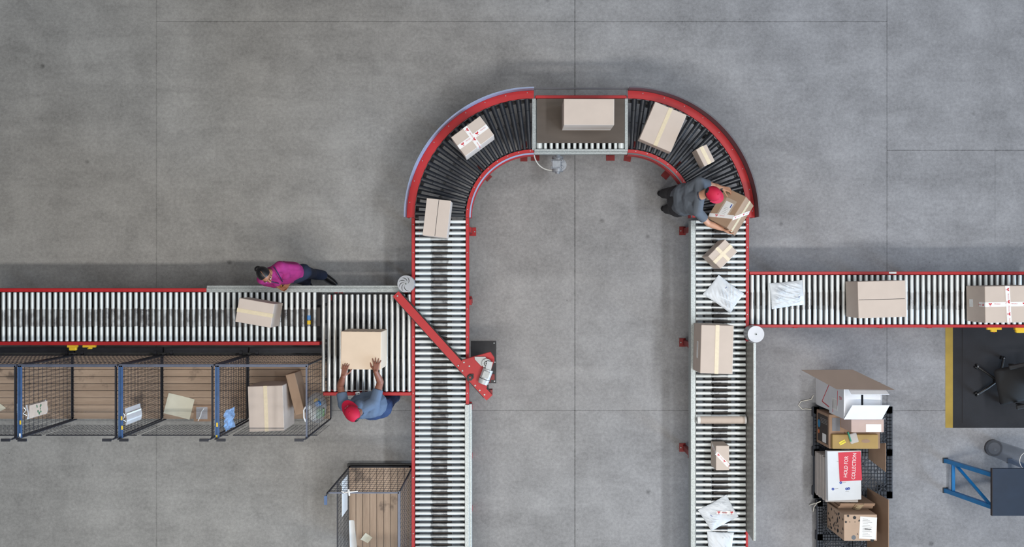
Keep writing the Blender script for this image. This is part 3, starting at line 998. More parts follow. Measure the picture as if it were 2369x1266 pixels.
# hand holes / print along the back edge of the big box
W = wmat(tbx); b = MB(); b.mat(INK_BLACK)
for i in range(5):
    b.box(None, (.06, .002, .02), mtx=W @ Matrix.Translation((-.2 + i * .1, tbx['_d'] / 2 + .001, .54)))
b.build('printed_dashes', None, tbx)
carton('cardboard_box', 'untaped box with a dark lid seam where left curve meets left vertical conveyor', [(978, 544), (1033.4, 551), (1043.5, 464.5), (987, 458.5)], .36, seam='y')
t = carton('cardboard_box', 'cardboard box crossed with white printed tape lying on the left curve', [(1076, 361), (1144, 313), (1110, 268.5), (1043, 318)], .42)
w_, d_, h_ = t['_w'], t['_d'], t['_h']
local_tape(t, (-w_ / 2, -.01, h_), (w_ / 2, -.01, h_), .06, 2)
local_tape(t, (-.01, d_ / 2, h_ + .001), (-.01, -d_ / 2, h_ + .001), .06, 2)
local_tape(t, (-.01, -d_ / 2, h_), (-.01, -d_ / 2, h_ - .16), .06, 1, Vector((0, -1, 0)))
t = carton('cardboard_box', 'wide plain cardboard box on the flat belt at the top', [(1304, 289), (1421, 289.5), (1421, 229), (1304.5, 228.5)], .50)
face_label(t, (0, -t['_d'] / 2, .12), (t['_w'] * .98, .02), (0, -1, 0), (1, 0, 0), 'tape', WTAPE)
carton('cardboard_box', 'flat cardboard box with one lengthwise strip of tape at the start of the right curve', [(1478.5, 321.5), (1552.5, 352), (1588.5, 266), (1516.8, 235)], .20, tape='y')
t = carton('cardboard_box', 'smallest box on the right curve, narrow with a strip of beige tape', [(1611, 346), (1629, 386), (1653, 372.5), (1634.7, 333)], .30, tape='x')
t = carton('cardboard_box', 'small cube-like box with crossed beige tape just below the tilted carton', [(1638.4, 593.3), (1666.8, 622), (1706.6, 583), (1677.2, 553.5)], .42, tape='cross')
t = carton('cardboard_box', 'large cardboard box with one beige tape strip on the right vertical conveyor', [(1619.6, 864.3), (1694.7, 865.8), (1697.7, 753.8), (1622.6, 751.7)], .50, tape='y')
face_label(t, (-t['_w'] / 2, -.02, .28), (.22, .10), (-1, 0, 0), (0, -1, 0), lines=3)
t = carton('cardboard_box', 'small upright box with a slanted white printed tape near the bottom of the right conveyor', [(1656.3, 1088.4), (1687.3, 1088.4), (1686.8, 1031.5), (1656.3, 1031.5)], .33, mat=CARD)
w_, d_, h_ = t['_w'], t['_d'], t['_h']
local_tape(t, (-w_ / 2 + .005, d_ * .2, h_), (w_ / 2 - .01, -d_ * .32, h_), .045, 2)
local_tape(t, (-w_ / 2, d_ * .2, h_ - .0), (-w_ / 2, d_ * .42, h_ - .25), .045, 1, Vector((-1, 0, 0)))
carton('cardboard_box', 'wide untaped cardboard box with a dark lid seam on the right infeed', [(1986.3, 736), (2097.5, 734), (2094, 649), (1984.4, 652)], .47, seam='x')
t = carton('cardboard_box', 'large box crossed with white printed tape at the right edge', [(2280, 747), (2398, 746), (2396, 661), (2278, 662)], .52, mat=CARD)
w_, d_, h_ = t['_w'], t['_d'], t['_h']
local_tape(t, (-w_ / 2, -.0, h_), (w_ / 2, -.0, h_), .058, 3)
local_tape(t, (-.04, d_ / 2, h_ + .001), (-.02, -d_ / 2, h_ + .001), .058, 3)
local_tape(t, (-w_ / 2, 0, h_), (-w_ / 2, 0, h_ - .16), .058, 1, Vector((-1, 0, 0)))
face_label(t, (-w_ / 2, 0.01, .14), (.10, .10), (-1, 0, 0), (0, 1, 0), lines=3)

# cardboard tube
c0, c1 = P(1614, 972, RT + .05), P(1725, 972, RT + .05)
t = thing('mailing_tube', 'brown cardboard mailing tube lying across the right vertical conveyor', 'tube', ((c0.x + c1.x) / 2, c0.y, RT))
b = MB(); b.mat(CARD); b.cyl(c0, c1, .0495, seg=28); b.build('tube', None, t, smooth=30)
b = MB(); b.mat(PAPER); b.cyl(c0 - Vector((.006, 0, 0)), c0 + Vector((.03, 0, 0)), .051, seg=28); b.build('end_cap', None, t, smooth=30)
b = MB(); b.mat(WTAPE); b.cyl(c1 - Vector((.02, 0, 0)), c1 + Vector((.004, 0, 0)), .051, seg=28); b.build('end_cap', None, t, smooth=30)

# ------------------------------------------------------------------ poly mailers
def mailer(label, px, seed, tape=None, lab=False, thick=.035, z0=RT):
    A, B_, C_, D = [P(x, y, z0 + .02) for x, y in px]
    c = (A + B_ + C_ + D) / 4
    t = thing('poly_mailer', label, 'mailer bag', (c.x, c.y, z0))
    rr = random.Random(seed)
    n = 36
    b = MB(); b.mat(POLY)
    waves = [(rr.uniform(3, 15), rr.uniform(3, 15), rr.uniform(0, 6.3), rr.uniform(.003, .0075)) for _ in range(10)]
    grid = {}
    for s in (1, -1):
        for i in range(n + 1):
            for j in range(n + 1):
                if s == -1 and (i in (0, n) or j in (0, n)):
                    grid[(s, i, j)] = grid[(1, i, j)]; continue
                u, v = i / n, j / n
                p = (A * (1 - u) + B_ * u) * (1 - v) + (D * (1 - u) + C_ * u) * v
                edge = min(u, 1 - u, v, 1 - v)
                pull = .005 * math.sin(PI * u) * (1 if v in (0, 1) else 0) + .005 * math.sin(PI * v) * (1 if u in (0, 1) else 0)
                p = p + (c - p).normalized() * pull if pull else p
                if edge == 0:
                    p = p + (c - p).normalized() * rr.uniform(-.0025, .0025)
                bulge = (math.sin(PI * u) * math.sin(PI * v)) ** .55 * thick
                wr = sum(a * math.sin(fx * u * 2 + fy * v * 2.2 * (1 + .6 * u) + ph) for fx, fy, ph, a in waves)
                wr = abs(wr) * 1.0 * min(1, edge * 6)
                z = z0 + .012 + (bulge + wr if s == 1 else -.010 * min(1, edge * 8))
                grid[(s, i, j)] = b.bm.verts.new((p.x, p.y, z))
        for i in range(n):
            for j in range(n):
                q = [grid[(s, i, j)], grid[(s, i + 1, j)], grid[(s, i + 1, j + 1)], grid[(s, i, j + 1)]]
                f = b.bm.faces.new(q if s == 1 else q[::-1]); f.material_index = b.cur
    b.build('bag', None, t, smooth=60)
    def at(u, v, dz=.006):
        p = (A * (1 - u) + B_ * u) * (1 - v) + (D * (1 - u) + C_ * u) * v
        bulge = (math.sin(PI * u) * math.sin(PI * v)) ** .55 * thick
        wr = abs(sum(a * math.sin(fx * u * 2 + fy * v * 2.2 * (1 + .6 * u) + ph) for fx, fy, ph, a in waves)) * min(1, min(u, 1 - u, v, 1 - v) * 6)
        return Vector((p.x, p.y, z0 + .012 + bulge + wr + dz))
    def ribbon(u0, v0, u1, v1, w, mat, name, glyph=False):
        q = MB(); q.mat(mat)
        p0, p1 = at(u0, v0), at(u1, v1); dd = (p1 - p0); dd.z = 0; sd = Vector((-dd.y, dd.x, 0)).normalized()
        m_ = 14; prev = None
        for i in range(m_ + 1):
            k_ = i / m_
            base = at(u0 + (u1 - u0) * k_, v0 + (v1 - v0) * k_)
            pts = [base + sd * w / 2, base - sd * w / 2]
            row = [q.bm.verts.new(x) for x in pts] + [q.bm.verts.new(x - Vector((0, 0, .004))) for x in pts[::-1]]
            if prev:
                for k2 in range(4):
                    f = q.bm.faces.new((prev[k2], prev[(k2 + 1) % 4], row[(k2 + 1) % 4], row[k2])); f.material_index = q.cur
            prev = row
        if glyph:
            q.mat(INK_RED)
            for k_ in (.12, .85):
                base = at(u0 + (u1 - u0) * k_, v0 + (v1 - v0) * k_, .016)
                x = dd.normalized(); mm = Matrix((x, sd, Vector((0, 0, 1)))).transposed().to_4x4(); mm.translation = base
                goblet(q, mm, w * .8)
            base = at(u0 + (u1 - u0) * .45, v0 + (v1 - v0) * .45, .024)
            mm = Matrix((dd.normalized(), sd, Vector((0, 0, 1)))).transposed().to_4x4(); mm.translation = base
            q.text('FRAGILE', w * .38, mm, .004)
        q.build(name, None, t)
    if tape:
        ribbon(*tape, .045, WTAPE, 'printed_tape', True)
    if lab:
        ribbon(*lab, .009, M('blue_grey_print', (120, 130, 170), .6), 'printed_mark')
    return t

mailer('white mailer bag just above the large taped box on the right vertical conveyor', [(1626, 681), (1690, 725), (1722, 680), (1663, 636)], 3, lab=(.42, .78, .40, .70))
mailer('white mailer bag nearest the inner end of the right infeed', [(1786, 716), (1862, 705), (1857, 648), (1780, 656)], 5, lab=(.82, .30, .83, .38))
mailer('white mailer bag with red printed tape strip, low on the right vertical conveyor', [(1646, 1229.6), (1709, 1196), (1681, 1145), (1614.5, 1181)], 8, tape=(.45, .62, .93, .25), lab=(.25, .62, .27, .52))
mailer('white mailer bag cut by the bottom edge of the view', [(1640, 1300), (1692, 1298), (1698, 1233), (1636, 1230)], 11)

# ------------------------------------------------------------------ roll cages
def mesh_panel(b, o, ux, uz, w, h, nx, nz, r=.0022, frame=.009):
    """wire grid spanned by ux (horizontal) and uz (vertical) from corner o"""
    ux, uz = Vector(ux).normalized(), Vector(uz).normalized(); o = Vector(o)
    for i in range(nx + 1):
        p = o + ux * (w * i / nx); b.cyl(p, p + uz * h, r, seg=5, caps=False)
    for j in range(nz + 1):
        p = o + uz * (h * j / nz); b.cyl(p, p + ux * w, r, seg=5, caps=False)

def roll_cage(label, ox, oy, w, d, rz, boards_along, tall=1.72, dark_right=True, group=None, gate=.088, blue_rail=True):
    """local frame: x across the front, y towards the back; origin at the front-left floor corner"""
    t = thing('roll_cage', label, 'roll cage', (ox, oy, 0), rz, group)
    W = wmat(t)
    V = lambda x, y, z: W @ Vector((x, y, z))
    R = W.to_3x3()
    zb = .17
    b = MB(); b.mat(WOODX if boards_along == 'x' else WOODY)
    # the deck boards always run across the local x
    nb = max(5, round(d / .098)); pw = d / nb
    for i in range(nb):
        b.box(None, (w - .02, pw - .007, .022), mtx=W @ Matrix.Translation((w / 2, pw * (i + .5), zb + .011)))
    b.build('wood_deck', None, t)
    b = MB(); b.mat(CAGE_DARK)
    for y in (.02, d / 2, d - .02):
        b.box(None, (w, .04, .05), mtx=W @ Matrix.Translation((w / 2, y, zb - .026)))
    b.box(None, (w, .075, .05), mtx=W @ Matrix.Translation((w / 2, d + .068, .10)))
    for x in (.1, w - .1):
        b.box(None, (.04, .08, .03), mtx=W @ Matrix.Translation((x, d + .02, .12)))
    for x in (.02, w - .02):
        b.box(None, (.04, d, .05), mtx=W @ Matrix.Translation((x, d / 2, zb - .026)))
    b.build('base_frame', None, t)
    for x in (.09, w - .09):
        for y in (.09, d - .09):
            c = MB(); c.mat(BLACK); c.cyl(V(x - .018, y, .055), V(x + .018, y, .055), .054, seg=18)
            c.mat(ZINC); c.box(None, (.06, .05, .03), mtx=W @ Matrix.Translation((x, y, .105)))
            c.build('caster', None, t, smooth=30)
    for side in (0, 1):
        x = .018 if side == 0 else w - .018
        b = MB(); b.mat(CAGE_DARK)
        mesh_panel(b, V(x, .0, zb), R @ Vector((0, 1, 0)), (0, 0, 1), d, tall - zb, 17, 13)
        b.bar(V(x, d * .96, zb), V(x, d * .02, zb), .05 if True else .02, .03)
        pn = b.build('side_panel', None, t)
        b = MB(); b.mat(CAGE_BLUE if (side == 0 and blue_rail) else CAGE_GREY if not dark_right else CAGE_DARK)
        wd = .022 if side == 0 and blue_rail else .016
        for k in ((-1, 1) if side == 0 and blue_rail else (0,)):
            b.bar(V(x + k * .013, -.005, tall), V(x + k * .013, d, tall), wd, .03)
        b.bar(V(x, -.005, tall - .02), V(x, d, tall - .02), .012, .02)
        b.build('top_rail', None, pn)
        for (yy_, tt_) in ((-.01, tall + .08), (d, tall)):
            b = MB(); b.mat(CAGE_DARK); b.cyl(V(x, yy_, .12), V(x, yy_, tt_), .012, seg=8); b.build('post', None, pn)
        b = MB(); b.mat(CAGE_DARK if blue_rail else CAGE_BLUE)
        dx = .075 if side == 0 else -.075
        b.box(None, (.11, .035, .02), mtx=W @ Matrix.Translation((x + dx, -.02, tall + .09)))
        b.bar(V(x, -.01, tall + .05), V(x + dx * .5, -.02, tall + .085), .014, .014)
        b.build('hinge_hook', None, pn)
    b = MB(); b.mat(CAGE_DARK)
    mesh_panel(b, V(0, d + .005, zb), R @ Vector((1, 0, 0)), (0, 0, 1), w, tall - zb, 22, 13)
    bp = b.build('back_panel', None, t)
    b = MB(); b.mat(CAGE_GREY); b.bar(V(0, d, tall), V(w, d, tall), .03, .03); b.build('top_rail', None, bp)
    b = MB(); b.mat(CAGE_DARK)
    mesh_panel(b, V(.02, -gate, zb), R @ Vector((1, 0, 0)), (0, 0, 1), w - .04, .86, 20, 8)
    b.bar(V(.02, -gate, zb + .86), V(w - .02, -gate, zb + .86), .016, .016)
    b.build('front_gate', None, t)
    return t

cy0, cdepth = -2.045, .895
cages = {}
for key, x0, x1, lab in (('A', -7.36, -6.185, 'roll cage cut off by the left edge of the view'),
                         ('B', -6.165, -4.93, 'roll cage with a clear pouch of green print tied to its left wall'),
                         ('C', -4.905, -3.725, 'roll cage holding a white sheet and a brown folder on its boards'),
                         ('D', -3.700, -2.548, 'roll cage holding two tan cardboard boxes, next to the man in the red cap')):
    cages[key] = roll_cage(lab, x0, cy0, x1 - x0, cdepth, 0, 'x', dark_right=(key != 'D'))
# the cage at the bottom faces left: its front gate is on the left, its back under the left conveyor
eY1 = -(1137 - CY) * (H - 1.72) / F
cages['E'] = roll_cage('roll cage standing alone at the bottom, half under the left vertical conveyor', -2.29, eY1 , 1.2, .88, -PI / 2, 'x', dark_right=False, gate=.012, blue_rail=False)
b = MB(); b.mat(BLACK)  # black bar: dark skid plus the shadow north of the cage, built solid
for yy_ in (-1.0,):
    q = P(805, 1072, .06); q1 = P(952, 1079, .06); b.box(((q.x + q1.x) / 2, (q.y + q1.y) / 2, .09), (q1.x - q.x, q.y - q1.y, .06))
o = b.build('skid_shadow_bar', None, cages['E'])
# yellow and white stickers on the blue rails
for key, pts in (('B', [(47, 978, YELLOW), (46, 1008, WTAPE), (44, 1016, PAPER)]), ('C', [(279, 968, YELLOW), (280, 990, YELLOW)]), ('D', [(500, 983, YELLOW), (499, 1012, YELLOW)])):
    b = MB()
    for px, py, m_ in pts:
        b.mat(m_); p = P(px, py, 1.738); b.box((p.x + .012 * (px > 100), p.y, 1.737), (.02, .05, .002))
    o = b.build('stickers', None, cages[key]); o['label'] = 'small yellow and white stickers on the blue rail'

def sheet(name, label, px, z, mat, cat, curl=.0, thick=.003, parent=None):
    pts = [P(x, y, z) for x, y in px]
    b = MB(); b.mat(mat)
    if curl == 0:
        b.prism([(p.x, p.y) for p in pts], z, z + thick)
    else:
        A, B_, C_, D = pts; n = 10; prev = None
        for i in range(n + 1):
            u = i / n
            p, q = A * (1 - u) + B_ * u, D * (1 - u) + C_ * u
            zz = z + curl * (abs(u - .5) * 2) ** 2
            row = [b.bm.verts.new((p.x, p.y, zz)), b.bm.verts.new((q.x, q.y, zz)), b.bm.verts.new((q.x, q.y, zz + thick)), b.bm.verts.new((p.x, p.y, zz + thick))]
            if prev:
                for k in range(4):
                    b.bm.faces.new((prev[k], prev[(k + 1) % 4], row[(k + 1) % 4], row[k]))
            else:
                b.bm.faces.new(row[::-1])
            prev = row
        b.bm.faces.new(prev)
    o = b.build(name, None, parent)
    if label:
        tag(o, label, cat)
    return o
ZD = .1925
sheet('paper_sheet', 'large cream sheet lying on the boards of the third cage from the left edge', [(391, 909), (451, 924), (439, 971), (379, 956)], ZD, CREAM, 'paper', .012)
t = thing('cardboard_folder', 'flat brown cardboard piece with a strip of white string, beside the cream sheet', 'cardboard', P(470, 957, ZD))
b = MB(); b.mat(CARD_KRAFT); p0, p1 = P(449, 938, ZD), P(494, 975, ZD)
b.box(((p0.x + p1.x) / 2, (p0.y + p1.y) / 2, ZD + .005), (p1.x - p0.x, p0.y - p1.y, .01)); b.build('board', None, t)
b = MB(); b.mat(PAPER); b.tube([P(472, 945, ZD + .013), P(466, 953, ZD + .016), P(464, 962, ZD + .014), P(458, 974, ZD + .013)], .006); b.build('string', None, t)
b = MB(); b.mat(FILM); p0, p1 = P(454, 942, ZD + .012), P(480, 970, ZD + .012)
b.box(((p0.x + p1.x) / 2, (p0.y + p1.y) / 2, ZD + .0125), (p1.x - p0.x, p0.y - p1.y, .003)); b.build('film', None, t)
sheet('paper_sheet', 'yellowish sheet at the left edge, in the cut-off cage', [(-18, 925), (2, 934), (15, 944), (-18, 962)], ZD, CREAM, 'paper', .012)
sheet('paper_scrap', 'small white scrap of paper beside the left blue cage rail', [(37, 934), (52, 934), (50, 953), (36, 955)], ZD, PAPER, 'paper', .006)

# boxes inside cage D
carton('cardboard_box', 'largest tan box with a vertical strip of tape, standing inside a roll cage', [(577, 999), (658, 997), (653.5, 892), (572.5, 894.5)], .62, z0=ZD, mat=CARD, tape='y')
t = carton('cardboard_box', 'dark-sided box leaning behind the large tan box in the cage', [(682, 962), (703, 956), (683, 862), (662, 868)], .40, z0=ZD, mat=CARD_DARK, tape='none')
# pouches hung on cage walls
def pouch(label, x, y0, y1, z0, z1, kind):
    """flat pouch hanging in the plane x=const"""
    t = thing('document_pouch', label, 'pouch', (x, (y0 + y1) / 2, z0))
    b = MB(); b.mat(CLEAR); n = 8; prev = None
    for i in range(n + 1):
        u = i / n; y = y0 + (y1 - y0) * u; xx = x + .012 * math.sin(PI * u * 1.5)
        row = [b.bm.verts.new((xx, y, z0)), b.bm.verts.new((xx, y, z1)), b.bm.verts.new((xx + .006, y, z1)), b.bm.verts.new((xx + .006, y, z0))]
        if prev:
            for k in range(4):
                b.bm.faces.new((prev[k], prev[(k + 1) % 4], row[(k + 1) % 4], row[k]))
        else:
            b.bm.faces.new(row[::-1])
        prev = row
    b.bm.faces.new(prev); b.build('sleeve', None, t, smooth=40)
    if kind == 'green':
        q = MB(); rr = random.Random(4)
        q.mat(M('beige_insert', (190, 168, 150), .7)); q.box((x + .021, (y0 + y1) / 2, (z0 + z1) / 2), (.004, (y1 - y0) * .9, (z1 - z0) * .9)); q.build('paper_insert', None, t)
        q = MB(); q.mat(M('green_print', (70, 110, 80), .6))
        for _ in range(9):
            q.sph((x + .026, (y0 + y1) / 2 + rr.uniform(-.06, .06), (z0 + z1) / 2 + rr.uniform(-.07, .07)), .016, (.12, rr.uniform(.5, 1.3), rr.uniform(.5, 1.2)), seg=8)
        o = q.build('printed_leaves', None, t)
    else:
        q = MB(); q.mat(PAPER)
        for f in (.25, .65):
            q.box((x + .012, y0 + (y1 - y0) * f, (z0 + z1) / 2), (.003, .02, (z1 - z0) * .95))
        q.build('paper_strip', None, t)
    q = MB(); q.mat(PAPER); q.tube([(x, y0 + .05, z1), (x - .02, y0 + .08, z1 + .05), (x, y0 + .12, z1 + .02), (x + .01, y0 + .16, z1 + .09)], .005); q.build('tie', None, t)
    return t
pouch('clear pouch with green leaf print tied to a cage wall at the left', -6.12, -1.84, -1.66, 1.07, 1.60, 'green')
pouch('clear empty pouch tied to the wall of the second full cage from the left', -4.86, -1.91, -1.70, 1.13, 1.63, 'white')
# blue film scrap on cage D
t = thing('plastic_film', 'crumpled pale blue plastic film caught on the third blue cage rail', 'plastic film', P(508, 985, 1.2))
b = MB(); b.mat(M('blue_film', (150, 186, 226), .2, 0, .2, 20, alpha=.55)); n = 8
rr = random.Random(5)
gr = [[b.bm.verts.new((-3.648 + rr.uniform(-.0, .035), -1.74 - .26 * i / n, 1.15 + .42 * j / n)) for j in range(n + 1)] for i in range(n + 1)]
for i in range(n):
    for j in range(n):
        b.bm.faces.new((gr[i][j], gr[i + 1][j], gr[i + 1][j + 1], gr[i][j + 1]))
o = b.build('film', None, t)
bm_ = bmesh.new(); bm_.from_mesh(o.data); bmesh.ops.solidify(bm_, geom=bm_.faces, thickness=.002); bm_.to_mesh(o.data); bm_.free()

# rubbish bag hung through the right wall of cage D
t = thing('rubbish_bag', 'clear sack of bottles and wrappers standing at the right end of the cage row', 'sack', (-2.70, -1.85, .20))
b = MB(); b.mat(M('cloudy_plastic', (206, 206, 204), .3, 0, .1, 8, alpha=.35)); rr = random.Random(9)
b.sph((-2.690, -1.850, 0.460), .17, (.78, 1.25, 1.45), seg=24)
b.wobble(.008, 3); b.build('sack', None, t, smooth=60)
b = MB(); b.mat(M('mixed_rubbish_white', (226, 226, 224), .6)); b.sph((-2.730, -1.930, 0.520), .07, (1, 1.4, .8), seg=10); b.cyl((-2.770, -1.790, 0.600), (-2.740, -1.950, 0.550), .03, seg=10); b.build('crumpled_paper', None, t, smooth=40)
b = MB(); b.mat(M('blue_wrapper', (40, 120, 190), .4)); b.box((-2.640, -1.770, 0.620), (.08, .07, .05), rot=.4, bevel=.015); b.build('wrapper', None, t)
b = MB(); b.mat(M('green_bottle', (96, 130, 60), .35)); b.cyl((-2.630, -1.830, 0.600), (-2.650, -1.970, 0.550), .034, seg=12); b.cyl((-2.590, -1.840, 0.570), (-2.600, -1.950, 0.540), .03, seg=12); b.build('bottle', None, t, smooth=40)
b = MB(); b.mat(YELLOW); b.box((-2.670, -1.730, 0.600), (.06, .05, .05), rot=.8, bevel=.012); b.build('wrapper', None, t)
b = MB(); b.mat(PAPER); b.tube([(-2.770, -1.790, 0.800), (-2.790, -1.830, 0.830), (-2.785, -1.930, 0.840), (-2.770, -1.990, 0.800)], .010, seg=6); b.build('sack_rim', None, t)

# papers in the bottom cage
sheet('paper_strip', 'long white strip of folded paper on the boards of the bottom cage', [(808, 1204), (820, 1204), (827, 1272), (810, 1272)], ZD, PAPER, 'paper', .015)
sheet('paper_sheet', 'small square sheet lying on the boards of the bottom cage', [(846, 1233), (862, 1244), (851, 1257), (834, 1248)], ZD, CREAM, 'paper', .008)
t = thing('plastic_strap', 'white plastic strap tied to the top rail of the bottom cage', 'strap', P(806, 1136, 1.74))
b = MB(); b.mat(PAPER); b.tube([P(790, 1137, 1.745), P(797, 1141, 1.75), P(806, 1139, 1.755), P(828, 1137, 1.75)], .008); b.tube([P(806, 1133, 1.75), P(807, 1140, 1.77), P(808, 1146, 1.72)], .012); b.build('strap', None, t, smooth=40)
t = thing('document_pouch', 'white sheets in a pouch hung inside the left gate of the bottom cage', 'pouch', (-2.25, -3.05, .5))
b = MB(); b.mat(PAPER); b.box((-2.262, -3.0, .70), (.006, .48, .42)); b.build('paper', None, t)
b = MB(); b.mat(PAPER); b.tube([(-2.262, -2.82, .91), (-2.29, -2.8, .95), (-2.262, -2.78, .9)], .004); b.build('tie', None, t)

# ------------------------------------------------------------------ pallets and packaging at the right
def pallet(label, px0, py0, px1, py1):
    z = .15
    a = P(px0, py0, z); c = P(px1, py1, z)
    x0, x1, y1, y0 = a.x, c.x, a.y, c.y
    t = thing('plastic_pallet', label, 'pallet', ((x0 + x1) / 2, (y0 + y1) / 2, 0))
    MP = M('black_pallet_plastic', (42, 48, 58), .42, 0, .12, 10)
    b = MB(); b.mat(MP)
    w, d = x1 - x0, y1 - y0
    for y in (y0 + .05, y1 - .05, (y0 + y1) / 2):
        b.box(((x0 + x1) / 2, y, .135), (w, .10, .03), bevel=.006)
    for x in (x0 + .05, x1 - .05, (x0 + x1) / 2):
        b.box((x, (y0 + y1) / 2, .135), (.09, d, .03), bevel=.006)
    k = 26
    for i in range(1, k):
        x = x0 + w * i / k; b.box((x, (y0 + y1) / 2, .14), (.008, d - .04, .02))
        y = y0 + d * i / k; b.box(((x0 + x1) / 2, y, .14), (w - .04, .008, .02))
    for i in range(4):
        for j in range(4):
            xx = x0 + w * (i + .5) / 4; yy = y0 + d * (j + .5) / 4
            b.bar((xx - .12, yy - .12, .142), (xx + .12, yy + .12, .142), .016, .014)
            b.bar((xx - .12, yy + .12, .142), (xx + .12, yy - .12, .142), .016, .014)
    b.build('deck', None, t)
    for i in range(3):
        for j in range(3):
            f = MB(); f.mat(MP)
            f.box((x0 + .09 + (w - .18) * i / 2, y0 + .09 + (d - .18) * j / 2, .06), (.14, .14, .12), bevel=.01); f.build('foot', None, t)
    return t
pallet('black plastic grid pallet under the white cartons', 1881, 941, 2066, 1154)
pallet('black plastic pallet at the bottom edge under the patterned parcel', 1889, 1157, 2056, 1330)

ZP = .151
WCARD = M('white_carton_board', (226, 228, 232), .7, 0, .03, 5)
def open_walls(b, x0, x1, y0, y1, z0, z1, th=.006):
    b.box(((x0 + x1) / 2, (y0 + y1) / 2, z0 + th / 2), (x1 - x0, y1 - y0, th))
    b.box((x0 + th / 2, (y0 + y1) / 2, (z0 + z1) / 2), (th, y1 - y0, z1 - z0)); b.box((x1 - th / 2, (y0 + y1) / 2, (z0 + z1) / 2), (th, y1 - y0, z1 - z0))
    b.box(((x0 + x1) / 2, y0 + th / 2, (z0 + z1) / 2), (x1 - x0, th, z1 - z0)); b.box(((x0 + x1) / 2, y1 - th / 2, (z0 + z1) / 2), (x1 - x0, th, z1 - z0))

# lower white carton
xw0, xw1, yw0, yw1 = 4.32, 4.82, -1.862, -1.45
t = thing('white_carton', 'lower white carton with red V-shaped lines, standing beside the pallet', 'box', ((xw0 + xw1) / 2, (yw0 + yw1) / 2, .001))
b = MB(); b.mat(WCARD); b.box(((xw0 + xw1) / 2, (yw0 + yw1) / 2, .326), (xw1 - xw0, yw1 - yw0, .65), bevel=.005); b.build('carton', None, t)
b = MB(); b.mat(INK_RED)
xs = xw0 - .001
b.bar((xs, -1.50, .62), (xs, -1.78, .30), .014, .002, up=Vector((1, 0, 0))); b.bar((xs, -1.78, .30), (xs, -1.82, .62), .014, .002, up=Vector((1, 0, 0)))
b.build('printed_lines', None, t)
# upper white carton, open, flaps out
zu0, zu1 = ZP + .501, 1.24
ux0, ux1, uy0, uy1 = 4.305, 4.80, -1.89, -1.42
t = thing('white_carton', 'upper white open carton with its flaps spread, under the big brown board', 'box', ((ux0 + ux1) / 2, (uy0 + uy1) / 2, zu0))
b = MB(); b.mat(WCARD); open_walls(b, ux0, ux1, uy0, uy1, zu0, zu1); b.build('carton', None, t)
b = MB(); b.mat(WCARD)
b.hexa([(ux0 + .01, uy0, zu1 - .004), (ux1 - .005, uy0, zu1 - .004), (ux1 + .05, uy0 - .0, zu1 - .0), (ux0 + .06, uy0 - .0, zu1)],
       [(ux0 + .01, uy0, zu1), (ux1 - .005, uy0, zu1), (ux1 + .05, uy0 + .004, zu1 + .004), (ux0 + .06, uy0 + .004, zu1 + .004)])
b.build('flap_hinge', None, t)
def flap(t, p, q, r_, s_, th=.005, name='flap', mat=WCARD):
    b = MB(); b.mat(mat)
    n = (Vector(q) - Vector(p)).cross(Vector(s_) - Vector(p)).normalized() * th
    b.hexa([p, q, r_, s_], [Vector(v) + n for v in (p, q, r_, s_)]); return b.build(name, None, t)
# front flap rises outward, back flap folded inward, inner flaps lying across
flap(t, (ux0, uy0, zu1), (ux1, uy0, zu1), (ux1 + .045, uy0 + .20, zu1 + .14), (ux0 + .06, uy0 + .20, zu1 + .14))
flap(t, (ux0 + .02, uy1 - .01, zu1), (ux1 - .01, uy1 - .01, zu1), (ux1 + .035, uy1 - .13, zu1 + .16), (ux0 + .05, uy1 - .13, zu1 + .16))
flap(t, (ux0 + .006, uy0 + .03, zu1 - .02), (ux0 + .24, uy0 + .03, zu1 - .05), (ux0 + .24, uy1 - .03, zu1 - .05), (ux0 + .006, uy1 - .03, zu1 - .02))
flap(t, (ux0 + .27, uy0 + .03, zu1 - .05), (ux1 - .008, uy0 + .03, zu1 - .02), (ux1 - .008, uy1 - .03, zu1 - .02), (ux0 + .27, uy1 - .03, zu1 - .05))
b = MB(); b.mat(INK_RED); xs = ux0 - .001
b.bar((xs, -1.55, 1.0), (xs, -1.80, .98), .012, .002, up=Vector((1, 0, 0))); b.bar((xs, -1.86, .80), (xs, -1.70, .82), .012, .002, up=Vector((1, 0, 0)))
for i in range(3):
    b.bar((xs, -1.62 - i * .015, 1.16), (xs, -1.62 - i * .015, 1.06), .006, .002, up=Vector((1, 0, 0)))
b.build('printed_lines', None, t)
b = MB(); b.mat(PAPER); b.box((xs, -1.74, .88), (.002, .16, .22)); b.mat(INK_GREY)
for i in range(5):
    b.box((xs - .001, -1.74, .80 + i * .035), (.001, .12, .006))
b.build('shipping_label', None, t)
# the big brown board on top
zt = 1.40
pts = [P(1853.9, 856.4, zt), P(1936, 901, zt), P(2071, 902.5, zt), P(1973, 855.5, zt)]
t = thing('cardboard_sheet', 'big dark brown cardboard sheet lying slanted on top of the white cartons', 'cardboard', pts[1])
b = MB(); b.mat(BOARD); b.prism([(p.x, p.y) for p in pts], zt - .012, zt); b.build('sheet', None, t)
# string loop hanging out of the cartons
b = MB(); b.mat(M('pale_string', (222, 220, 210), .7))
pp = [(1882, 915), (1877, 924), (1868, 926), (1853, 929), (1847, 938), (1856, 947), (1864, 946), (1872, 947), (1877, 948)]
b.tube([P(x, y, .012 + .01 * (i % 2)) for i, (x, y) in enumerate(pp)], .007)
tag(b.build('string', None, None, smooth=40), 'loop of pale string on the floor left of the white cartons', 'string')

